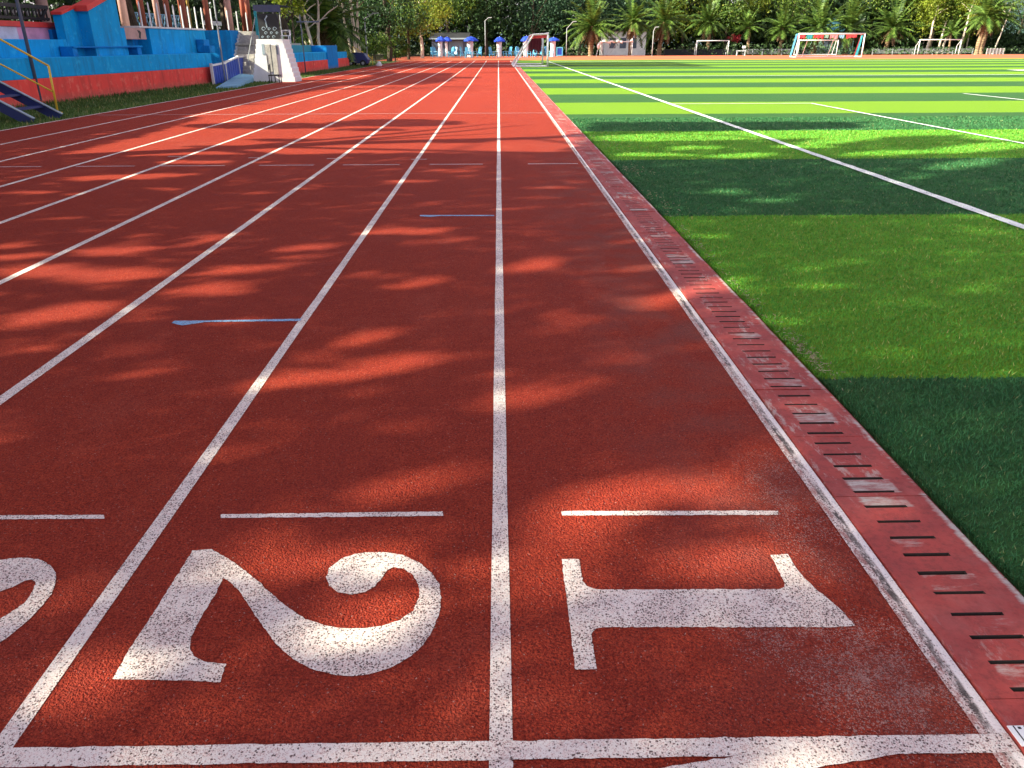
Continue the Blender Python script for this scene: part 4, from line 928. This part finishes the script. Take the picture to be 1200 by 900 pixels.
mb = MB()
for _ in range(26000):
    y = 14+rnd()**1.3*60; xw = (-13.25+(y-23.9)*.062) if y < 36.6 else (-11.3 if y > 45 else -12.2)
    f = rnd()**1.6 if rnd() < .65 else rnd(); x = xw+.05+(XE-.06-xw)*f; l = uni(.03, .09)*(1.8 if f < .06 else 1); a = uni(0, 6.28); wd = .006+.0006*y
    n = len(mb.v); mb.v += [(x-wd*math.cos(a), y-wd*math.sin(a), -.02), (x+wd*math.cos(a), y+wd*math.sin(a), -.02), (x+uni(-.04, .04), y+uni(-.04, .04), l)]; mb.f.append((n, n+1, n+2))
setting(mb.build('verge_grass_blades', 'weeds'), 'stuff')
# ------------------------------------------------------------------ goals
def goal_frame(name, W, H, D, label, mat='white', r=.05, back=None, style='slope', rz=0, loc=(0,0,0), group=None):
    g_ = thing(name, loc, label, 'goal', group, rz)
    for x in (-W/2, W/2): local(MB().tube([(x,0,0), (x,0,H)], r, 10), 'post', mat, g_, smooth=True)
    local(MB().tube([(-W/2-r,0,H), (W/2+r,0,H)], r, 10), 'crossbar', mat, g_, smooth=True)
    for i, x in enumerate((-W/2, W/2)):
        if style == 'slope': pts = [(x,0,H-.02), (x,D*.42,H-.05), (x,D,.04)]
        elif style == 'bent': pts = [(x,0,H-.02), (x,D*.55,H*.58), (x,D*.6,.02)]
        else: pts = [(x,0,H-.02), (x,D,.03)]
        local(MB().tube(pts, r*.75, 8), 'stay', (back or {}).get(i, mat), g_)
    if style != 'bent': local(MB().tube([(-W/2,D,.05), (W/2,D,.05)], r*.7, 8).tube([(-W/2,0,.05), (-W/2,D,.05)], r*.7, 8).tube([(W/2,0,.05), (W/2,D,.05)], r*.7, 8), 'ground_bar', mat, g_)
    return g_
def netting(W, H, pts, nx, r=.006):
    m = MB()
    for i in range(nx+1):
        x = -W/2+W*i/nx; m.tube([(x, a, b) for a, b in pts], r, 3, False)
    return m
# goal turned sideways beside lane one; its mouth faces the field
g1, g2 = at(641.2, 78.4), at(634.8, 75.6)
g2 = Vector((g1.x+.05, g1.y+7.3, 0)); mid = (g1+g2)/2; H1 = at_y(641.2, 39.3, g1.y).z; D1 = g1.x-at_y(601.5, 78.5, g1.y).x
sg = goal_frame('soccer_goal', 7.3, H1, D1, 'white goal standing sideways at the end of the inner lane with red cloth', 'white', .08, None, 'slope', R(90), mid)
ft = D1*.42
local(MB().tube([(-3.65, ft, H1-.05), (3.65, ft, H1-.05)], .045, 8), 'top_bar', 'white', sg)
local(MB().prism([(.05, H1-.10), (ft, H1-.12), (ft, H1-.32), (.05, H1-.30)], 'x', -3.45, -3.38), 'side_cloth', 'netred', sg)
local(MB().box(-3.5, 3.5, ft-.03, ft+.03, H1-.34, H1-.11), 'rolled_net', 'netred', sg)
m = MB()
for i in range(14):
    f = i/13; y = .15+(ft-.1)*f; m.tube([(3.55, y, H1-.3), (3.55+.05*math.sin(i*2), y+.02, 1.45), (3.55, y, 1.0+.15*math.sin(i*1.7))], .045, 5)
local(m, 'side_cloth', 'maroon', sg)
local(netting(7.2, H1, [(ft, H1-.1), (ft+(D1-ft)*.5, H1*.52), (D1, .08)], 12, .004), 'net', 'cream', sg)
# white goal with a bundled white net
p, q = at(704.5, 65.3), at(741, 65.3); Hb = at_y(704.5, 49, p.y).z
bg_ = goal_frame('soccer_goal', q.x-p.x, Hb, 2.0, 'white goal with a thick white net bundled along its crossbar', 'white', .06, None, 'slope', 0, (p+q)/2)
W = q.x-p.x; m = MB()
pts = [(-W/2-.35+W*.75*i/16, -.05+uni(-.06,.06), Hb+.02-.08*math.sin(i*1.3)+uni(-.05,.05)) for i in range(17)]
m.tube(pts, [.17+.07*math.sin(i*2.1) for i in range(17)], 8); m.tube([(-W/2-.3, -.05, Hb-.1), (-W/2-.55, -.05, Hb-.5), (-W/2-.45, -.05, Hb-.95)], [.2, .26, .16], 8); m.tube([(W/2-.3,-.05,Hb+.02), (W/2-.1,-.05,Hb+.3), (W/2+.05,-.05,Hb-.1)], [.12,.2,.1], 7)
local(m, 'bundled_net', 'white', bg_, smooth=True)
local(MB().tube([(-W/2-.75,.3,0), (-W/2-.45,.1,Hb-.6)], .05, 6), 'prop', 'white', bg_)
local(MB().tube([(-W*.20,.3,Hb-.1), (-W*.27,.5,Hb*.45), (-W*.33,.6,.05)], .03, 5).tube([(-W*.02,.3,Hb-.1), (-W*.1,.5,Hb*.5), (-W*.26,.6,.05)], .03, 5), 'hanging_rope', 'cream', bg_)
# plain small goal
p, q = at(814.3, 64.6), at(854, 64.6); goal_frame('soccer_goal', q.x-p.x, at_y(815, 47.8, p.y).z, 1.6, 'small plain white goal in front of the palms', 'white', .06, None, 'bent', 0, (p+q)/2)
# large goal with coloured cloths and the smaller goal inside its outline
p, q = at(932, 67.2), at(1010.5, 67.0); mid = (p+q)/2; Wb = q.x-p.x; Hb = at_y(936, 39.6, mid.y).z
lgo = goal_frame('soccer_goal', Wb, Hb, 2.2, 'large white goal with blue and red stays and coloured cloths', 'white', .075, {0: 'skyblue', 1: 'netred'}, 'slope', 0, mid)
x = -Wb/2+.1
local(MB().tube([(-Wb/2, 2.2*.42, Hb-.05), (Wb/2, 2.2*.42, Hb-.05)], .04, 8), 'top_bar', 'white', lgo)
for x0, x1, mt in ((.02,.14,'netred'),(.16,.25,'teal'),(.27,.42,'netred'),(.44,.50,'greenwall'),(.52,.64,'rose'),(.66,.74,'paleblue'),(.77,.93,'netred')):
    n = 5; m = MB()
    for i in range(n):
        a_ = -Wb/2+Wb*(x0+(x1-x0)*i/n); b_ = -Wb/2+Wb*(x0+(x1-x0)*(i+1)/n); hh_ = uni(.30, .48)
        m.hexa([(a_,.90+.03*(i%2),Hb-.1-hh_),(b_,.90+.03*((i+1)%2),Hb-.1-hh_),(b_,.93+.03*((i+1)%2),Hb-.1-hh_),(a_,.93+.03*(i%2),Hb-.1-hh_)], [(a_,.90,Hb-.08),(b_,.90,Hb-.08),(b_,.93,Hb-.08),(a_,.93,Hb-.08)])
    local(m, 'hung_cloth', mt, lgo)
for x0, mt in ((-.30, 'white'), (.10, 'white')): local(MB().tube([(Wb*x0, .92, Hb-.05), (Wb*x0-.1, 2.2, .05)], .04, 6), 'stay', mt, lgo)
m = MB()
for k in range(3): m.tube([(-Wb/2+.02, .92-.2*k, Hb-.08), (-Wb/2-.04, 2.0-.15*k, .1)], .03, 5)
local(m, 'side_strap', 'skyblue', lgo)
m = MB()
for k in range(5): m.tube([(Wb/2-.02, .5+.1*k, Hb-.2), (Wb/2+.02, 1.2+.16*k, .15)], .035, 5)
local(m, 'side_cloth', 'teal', lgo)
p, q = at(936.5, 64.6), at(977.8, 64.3); goal_frame('soccer_goal', q.x-p.x, at_y(938, 47.2, p.y).z, 1.6, 'smaller white goal seen through the large goal', 'white', .06, None, 'slope', 0, (p+q)/2)
p, q = at(1075.5, 64.0), at(1122.8, 63.8); goal_frame('soccer_goal', q.x-p.x, at_y(1078, 46.6, p.y).z, 1.6, 'white goal among the slim trees on the right', 'white', .06, None, 'bent', 0, (p+q)/2)

# low white fence, barrier, low wall, bench, flowers
def low_fence(x0, x1, py, top, label, mat='cream', n=40, name='low_fence', cat='fence'):
    a, b = at(x0, py), at(x1, py); a.y = b.y = (a.y+b.y)/2; h = at_y((x0+x1)/2, top, a.y).z
    f = thing(name, (a.x, a.y, 0), label, cat); L_ = b.x-a.x
    local(MB().box(0, L_, -.03, .03, h-.07, h).box(0, L_, -.03, .03, .12, .17), 'rail', mat, f)
    m = MB()
    for i in range(n): x = L_*(i+.5)/n; m.box(x-.011, x+.011, -.02, .02, .171, h-.072)
    local(m, 'pickets', mat, f)
    for i in range(6): x = L_*i/5; local(MB().box(x-.05, x+.05, -.06, .06, -.15, h+.06), 'post', mat, f)
low_fence(868, 930, 63.6, 57.6, 'low pale fence left of the large goal', 'steel', 50)
low_fence(1014, 1150, 63.2, 57.2, 'long low pale fence right of the large goal', 'steel', 110)
low_fence(930.5, 1013.5, 62.9, 57.3, 'low pale fence behind the large goal', 'steel', 70)
low_fence(1154, 1177, 63.8, 57.0, 'grey metal crowd barrier at the far right', 'steel', 24, 'metal_barrier', 'barrier')
a, b = at(778, 64.3), at(866, 64.1); tag(MB().box(a.x, b.x, a.y-.1, a.y+.15, -.15, .68).box(a.x, b.x, a.y-.14, a.y+.19, .682, .76).build('low_wall', 'roof', None), 'low dark wall behind the small plain goal', 'wall')
p = at(868.5, 64.4); be = thing('bench', (p.x, p.y, 0), 'white bench under the red flowering shrub', 'bench')
local(MB().box(-.75, .6, -.2, .2, .50, .62), 'seat', 'white', be); local(MB().box(-.7, -.6, -.18, .18, -.1, .5), 'leg', 'white', be); local(MB().box(.45, .55, -.18, .18, -.1, .5), 'leg', 'white', be); local(MB().box(.1, .55, .1, .18, .9, 1.25), 'backrest', 'white', be)
p = at(860, 63.6); fb = thing('flowering_shrub', (p.x, p.y, -.1), 'shrub with red flowers above the white bench', 'shrub')
m = MB(); cm = MB(); limbs(m, (p.x, p.y, -.1), 1.9, .05, 6, .8, .5); clump_crown(cm, (p.x-.1, p.y, 2.3), .95, .7, .65, 16, 40, .2, hollow=.1)
m.build('stem', 'trunk_dark', fb); setting(cm.build('flowers', 'flower', fb), 'stuff')
m = MB(); clump_crown(m, (p.x+.2, p.y+.4, 1.4), .9, .5, .8, 8, 40, .22, hollow=.1); m.build('leaves', 'leaf_mid', fb)

# ------------------------------------------------------------------ blue parasols on white sleeves with pale blue chairs
def parasol(px, tx0, tx1, ty, ry, sx0, sx1, base, label, second=None):
    p = at(px, base); Y = p.y; o = thing('parasol', (p.x, Y, 0), label, 'parasol', 'blue parasols along the far bend')
    a, b = at_y(tx0, ry, Y), at_y(tx1, ry, Y); zt = at_y(px, ty, Y).z; cx = (a.x+b.x)/2-p.x; r = (b.x-a.x)/2*1.08
    m = MB(); n = 8; R_ = [(.0, zt), (.5, zt-(zt-a.z)*.22), (1.0, a.z+.08)]
    m.v.append((cx, 0, zt))
    for f, z in R_[1:]:
        for k in range(n): an = 2*math.pi*(k+.5)/n; m.v.append((cx+r*f*math.cos(an), r*f*math.sin(an), z))
    for k in range(n): an = 2*math.pi*(k+.5)/n; m.v.append((cx+r*1.0*math.cos(an), r*math.sin(an), a.z-.06))
    for k in range(n):
        k2 = (k+1) % n; m.f.append((0, 1+k, 1+k2))
        for j in range(2): m.f.append((1+j*n+k, 1+(j+1)*n+k, 1+(j+1)*n+k2, 1+j*n+k2))
    local(m, 'canopy', 'parasol', o)
    local(MB().tube([(cx, 0, 0), (cx, 0, zt+.06)], .03, 6), 'pole', 'white', o)
    for s0, s1 in ([(sx0, sx1)] + ([second] if second else [])):
        u, v = at_y(s0, 58, Y).x-p.x, at_y(s1, 58, Y).x-p.x; r1 = (v-u)/2
        local(MB().tube([((u+v)/2, .1, 0), ((u+v)/2, .1, 1.0), ((u+v)/2, .1, a.z-.05)], [r1, r1*.95, r1*1.05], 12), 'sleeve', 'sleeve', o)
    return o
parasol(517, 510.5, 522.5, 42.6, 48, 513.5, 518.5, 67, 'blue parasol left of the dark shed overlapping its neighbour')
parasol(524, 519, 529.5, 43, 48, 521.7, 524.5, 66.6, 'blue parasol half hidden at the right of the first one')
parasol(551.5, 543.5, 560.5, 42.6, 47.8, 547.5, 554.5, 67, 'blue parasol in front of the right end of the shed')
parasol(585, 578.8, 592, 43, 48.5, 582, 588, 67, 'blue parasol between the lamp post and the sideways goal')
parasol(616.5, 610, 624, 42, 47.8, 613, 619, 67, 'blue parasol seen through the sideways goal')
parasol(648.5, 642, 655.5, 43.6, 47.6, 645, 651, 66.6, 'blue parasol right of the sideways goal')
def make_chair():
    o = thing('garden_chair', (0, 0, 0), 'x', 'chair', 'pale blue chairs under the parasols')
    local(MB().hexa([(-.3,-.35,.36),(.3,-.35,.36),(.3,.3,.26),(-.3,.3,.26)], [(-.3,-.35,.40),(.3,-.35,.40),(.3,.3,.30),(-.3,.3,.30)]), 'seat', 'skyblue', o)
    m = MB()
    for k in range(5): x = -.26+.13*k; m.hexa([(x-.055,.28,.28),(x+.055,.28,.28),(x+.055,.32,.28),(x-.055,.32,.28)], [(x-.05,.52,1.12-.03*abs(k-2)),(x+.05,.52,1.12-.03*abs(k-2)),(x+.05,.56,1.12-.03*abs(k-2)),(x-.05,.56,1.12-.03*abs(k-2))])
    local(m, 'backrest', 'skyblue', o)
    for x in (-.36, .36):
        local(MB().box(x-.06, x+.06, -.42, .42, .58, .62), 'armrest', 'paleblue', o)
        local(MB().bar((x,-.36,0),(x,-.36,.58),.07,.05,(0,1,0)), 'leg', 'skyblue', o); local(MB().bar((x,.36,0),(x,.40,.58),.07,.05,(0,1,0)), 'leg', 'skyblue', o)
    return o
proto = make_chair(); first = True
for px, py, rz, lab in [(512,67.3,60,'pale blue chair left of the first parasol sleeve'), (509,66.8,20,'pale blue chair at the left end of the row'), (527,67.3,-60,'pale blue chair right of the overlapping parasols'), (531,67,-30,'pale blue chair between the first parasols and the shed door'), (544.5,67.3,70,'pale blue chair left of the parasol at the end of the shed'), (549,68,10,'pale blue chair in front of the parasol at the end of the shed'), (559.5,67.2,-50,'pale blue chair between the shed end parasol and the lamp post'), (578.5,67.4,60,'pale blue chair right of the lamp post'),
    (594.5,67.2,-60,'pale blue chair right of the parasol by the lamp post'), (600,67,-80,'pale blue chair just left of the sideways goal'), (610,67.4,50,'pale blue chair left inside the sideways goal'), (623,67.2,-60,'pale blue chair right inside the sideways goal'), (631,67,-70,'pale blue chair behind the goal posts'), (643.5,66.9,50,'pale blue chair left of the parasol beside the goal')]:
    p = at(px, py); o = proto if first else copy_tree(proto); first = False
    o.location = (p.x, p.y, 0); o.rotation_euler.z = R(rz); o['label'] = lab; o.scale = (1.05, 1.05, 1.15)
p = at(655.5, 66.3); bx = thing('blue_cabinet', (p.x, p.y, 0), 'blue cabinet with pale frame right of the last parasol', 'cabinet')
hh = at_y(655, 55.5, p.y).z; ww = (at_y(659, 60, p.y).x-at_y(652, 60, p.y).x)/2
local(MB().box(-ww, ww, -.2, .2, .12, hh), 'body', 'royal', bx, bevel=.02); local(MB().box(-ww-.03, -ww+.09, -.24, -.202, .1, hh+.03).box(ww-.09, ww+.03, -.24, -.202, .1, hh+.03).box(-ww+.09, ww-.09, -.24, -.202, hh-.09, hh+.03).box(-ww+.09, ww-.09, -.24, -.202, .1, .22), 'frame', 'skyblue', bx)
for x in (-ww+.08, ww-.08): local(MB().box(x-.05, x+.05, -.15, .15, -.05, .12), 'leg', 'paleblue', bx)

# dark shed behind the parasols
a, b = at_y(506, 60, 121), at_y(548, 60, 121); sh = thing('shed', ((a.x+b.x)/2, 121, 0), 'low dark shed with pale corrugated panels behind the parasols', 'shed'); hw_ = (b.x-a.x)/2
ze = at_y(530, 45.5, 121).z; zr = at_y(530, 38.5, 121).z
local(MB().box(-hw_, hw_, .5, 5, -.15, ze), 'wall', 'darksteel', sh)
local(MB().hexa([(-hw_-.3,-.4,ze),(hw_+.3,-.4,ze),(hw_+.3,5.4,zr),(-hw_-.3,5.4,zr)], [(-hw_-.3,-.4,ze+.12),(hw_+.3,-.4,ze+.12),(hw_+.3,5.4,zr+.12),(-hw_-.3,5.4,zr+.12)]), 'roof', 'roof', sh)
local(MB().box(-hw_-.3, hw_+.3, -.47, -.402, ze-.08, ze+.12), 'eave_board', 'panel', sh)
m = MB(); x0, x1 = at_y(526, 55, 121).x-(a.x+b.x)/2, at_y(541, 55, 121).x-(a.x+b.x)/2
k = x0
while k < x1: m.box(k, k+.13, .44, .498, .75, ze-.25); m.box(k+.13, k+.2, .47, .498, .75, ze-.25); k += .2
local(m, 'corrugated_panel', 'panel', sh)
# teal roofed pavilion, white building
a, b = at_y(955, 60, 134), at_y(1004, 60, 134); tp_ = thing('teal_pavilion', ((a.x+b.x)/2, 136, 0), 'pale green building with a teal pointed roof behind the large goal', 'building'); hw_ = (b.x-a.x)/2
ze = at_y(980, 37, 134).z; zr = at_y(980, 21, 136).z
wl_ = local(MB().box(-hw_*.85, hw_*.85, -1.5, 3, -.15, ze), 'wall', 'greenwall', tp_)
m = MB(); m.v += [(-hw_-.2,-2.2,ze), (hw_+.2,-2.2,ze), (hw_+.2,4,ze), (-hw_-.2,4,ze), (0,.8,zr)]; m.f += [(0,1,4), (1,2,4), (2,3,4), (3,0,4), (3,2,1,0)]
local(m, 'roof', 'tealroof', tp_)
for x in (-.45, .1, .6): local(MB().box(hw_*x-.4, hw_*x+.4, -1.54, -1.502, .9, 2.2), 'window', 'darksteel', tp_)
a, b = at_y(708, 60, 132), at_y(757, 60, 132); wbd = thing('white_building', ((a.x+b.x)/2, 133, 0), 'white building glimpsed between the palms behind the bundled goal', 'building'); hw_ = (b.x-a.x)/2
ze = at_y(720, 36.5, 132).z; local(MB().box(-hw_, hw_, -.5, 5, -.15, ze), 'wall', 'white', wbd); local(MB().box(-hw_-.4, hw_+.4, -.9, 5.4, ze+.002, ze+.25), 'roof', 'roof', wbd)
for x in (-.6, -.1, .4): local(MB().box(hw_*x-.5, hw_*x+.5, -.54, -.502, .9, 2.4), 'window', 'darksteel', wbd)

# ------------------------------------------------------------------ left trees
def ltree(px, Y, *a_, **k):
    p = at_y(px, 50, Y); return broadleaf(p.x, p.y, *a_, cull=True, group='trees beside the low terrace and the bend', **k)
ltree(336, 60, 7, .26, 'dark thick trunked tree left of the pole with the crossbar', 'leaf_dark', 'trunk_dark', (2.5,2.5,2.2), 7.5)
ltree(346, 57, 4.6, .08, 'small tree with bright yellow leaves behind the canopy', 'leaf_yellow', 'trunk_dark', (.9,.9,1.0), 4.0, nclump=10, size=.24)
ltree(368, 62, 6.5, .13, 'pale trunk leaning left behind the low terrace', 'leaf_mid', 'trunk_pale', (2,2,1.6), 6.8, lean=(-.9, 0))
ltree(371, 63, 6.5, .12, 'pale forked trunk leaning right behind the low terrace', 'leaf_mid', 'trunk_pale', (2,2,1.6), 7.0, lean=(.5, 0))
ltree(364, 64, 6, .08, 'thin pale trunk bending far left behind the low terrace', 'leaf_mid', 'trunk_pale', (1.6,1.6,1.4), 6.5, lean=(-1.2, 0))
palm(384, 55, 2, 'shaggy brown skirted palm behind the low terrace', 1.0, 1.0, Y=66, group=None)
ltree(413, 72, 7, .10, 'first slender pale trunk at the straw heap', 'leaf_mid', 'trunk_pale', (2,2,1.8), 7.2, lean=(-1.0, 0))
ltree(416.5, 72, 8, .15, 'thickest pale trunk at the straw heap', 'leaf_mid', 'trunk_pale', (2.4,2.4,2.2), 7.6, lean=(-.2, 0))
ltree(419, 73, 8, .13, 'pale trunk leaning right at the straw heap', 'leaf_mid', 'trunk_pale', (2.2,2.2,2), 7.6, lean=(.3, 0))
ltree(455, 84, 7.5, .25, 'dark tree right of the street lamp at the bend', 'leaf_dark', 'trunk_dark', (3.2,3,3.4), 5.5, nclump=34)
ltree(494, 105, 7, .2, 'light green tree with a pale trunk left of the shed', 'leaf_yellow', 'trunk_pale', (3.2,3,2.8), 5.2, nclump=34, size=.3)
ltree(478, 95, 6.5, .15, 'mid green tree beside the greenish post', 'leaf_mid', 'trunk_dark', (2.4,2.4,2.4), 4.6, nclump=24)
ltree(439, 78, 2.2, .06, 'low yellow green bush beside the yellow barrier', 'leaf_mid', 'trunk_dark', (1.6,1.6,1.0), 1.5, nclump=16, size=.22)
ltree(462, 86, 2.0, .06, 'low green bush between the dark tree and the track bend', 'leaf_mid', 'trunk_dark', (2.0,1.4,.9), 1.1, nclump=16, size=.24)
# tall trees above the picture that shade the far lanes
far = [('tall tree behind the concrete stair', -22, 27), ('tall tree behind the canopy', -19, 44), ('tall tree behind the thick dark trunk', -22, 56), ('tall tree behind the straw heap', -21, 66)]
fc = [MB() for _ in far]
for (x0, x1, y0, y1, n) in ((-10.5, 16, 60.8, 77.5, 20000), (-10.5, -1, 34.5, 53, 9000)):
    for _ in range(n):
        gx, gy = uni(x0, x1), uni(y0, y1)
        if sunlit(gx, gy): continue
        z = uni(max(6, (gx+14)*TE/CA), min(24, max(9, (gx+28)*TE/CA))); k = z/TE; p = (gx-k*CA, gy-k*SA, z)
        if on_block(p): continue
        i = min(range(4), key=lambda j: (p[0]-far[j][1])**2*.3+(p[1]-far[j][2])**2); fc[i].leaf(p, .5)
for (lab, x, y), cm in zip(far, fc):
    b = thing('broadleaf_tree', (x, y, -.1), lab, 'tree'); tm = MB(); limbs(tm, (x, y, -.1), 14, .35, 8, 4, .45); tm.build('trunk', 'trunk_dark', b); cm.build('crown', 'leaf_dark', b)

# ------------------------------------------------------------------ woods, hill
mb = MB()
for _ in range(70000):
    X = uni(-45, 150); Y = 137+rnd()*16+max(0, X-60)*.12; top = (13 if X < 30 else 7.8)+2*math.sin(X*.23)+1.6*math.sin(X*.61)
    if X > 78: top = max(2.6, 9-(X-78)*1.0)
    z = .1+(rnd()**.8)*top; mb.leaf((X, Y, z), uni(.8, 1.4))
for _ in range(34000):
    Y = uni(18, 135); X = -24-rnd()*12+max(0, (Y-80))*.10; z = .1+rnd()*12
    if sunlit(*shadow_of((X, Y, z))) or on_block((X, Y, z)): continue
    mb.leaf((X, Y, z), uni(.6, 1.0))
for _ in range(6000):       # undergrowth beyond the apron
    X = uni(-22, 125)
    if 13 < X < 27: continue
    Y = 120.5+rnd()*10+(12 if X < 10 else 0); mb.leaf((X, Y, .05+rnd()*.9*(1.6 if X < 50 else 1)), uni(.25, .5))
setting(mb.build('woodland', 'leaf_wood'), 'stuff')
mb = MB(); nx, ny = 60, 10
for j in range(ny+1):
    for i in range(nx+1):
        x = -700+1900*i/nx; y = 600+500*j/ny; f = math.sin(math.pi*min(1, j/ny))
        z = -5+f*(14+12*math.sin(i*.31+1.0)+6*math.sin(i*.83)+46*math.exp(-((x-440)/150)**2)); mb.v.append((x, y, z))
for j in range(ny):
    for i in range(nx): a = j*(nx+1)+i; mb.f.append((a, a+1, a+nx+2, a+nx+1))
setting(mb.build('hills', 'hill', smooth=True))
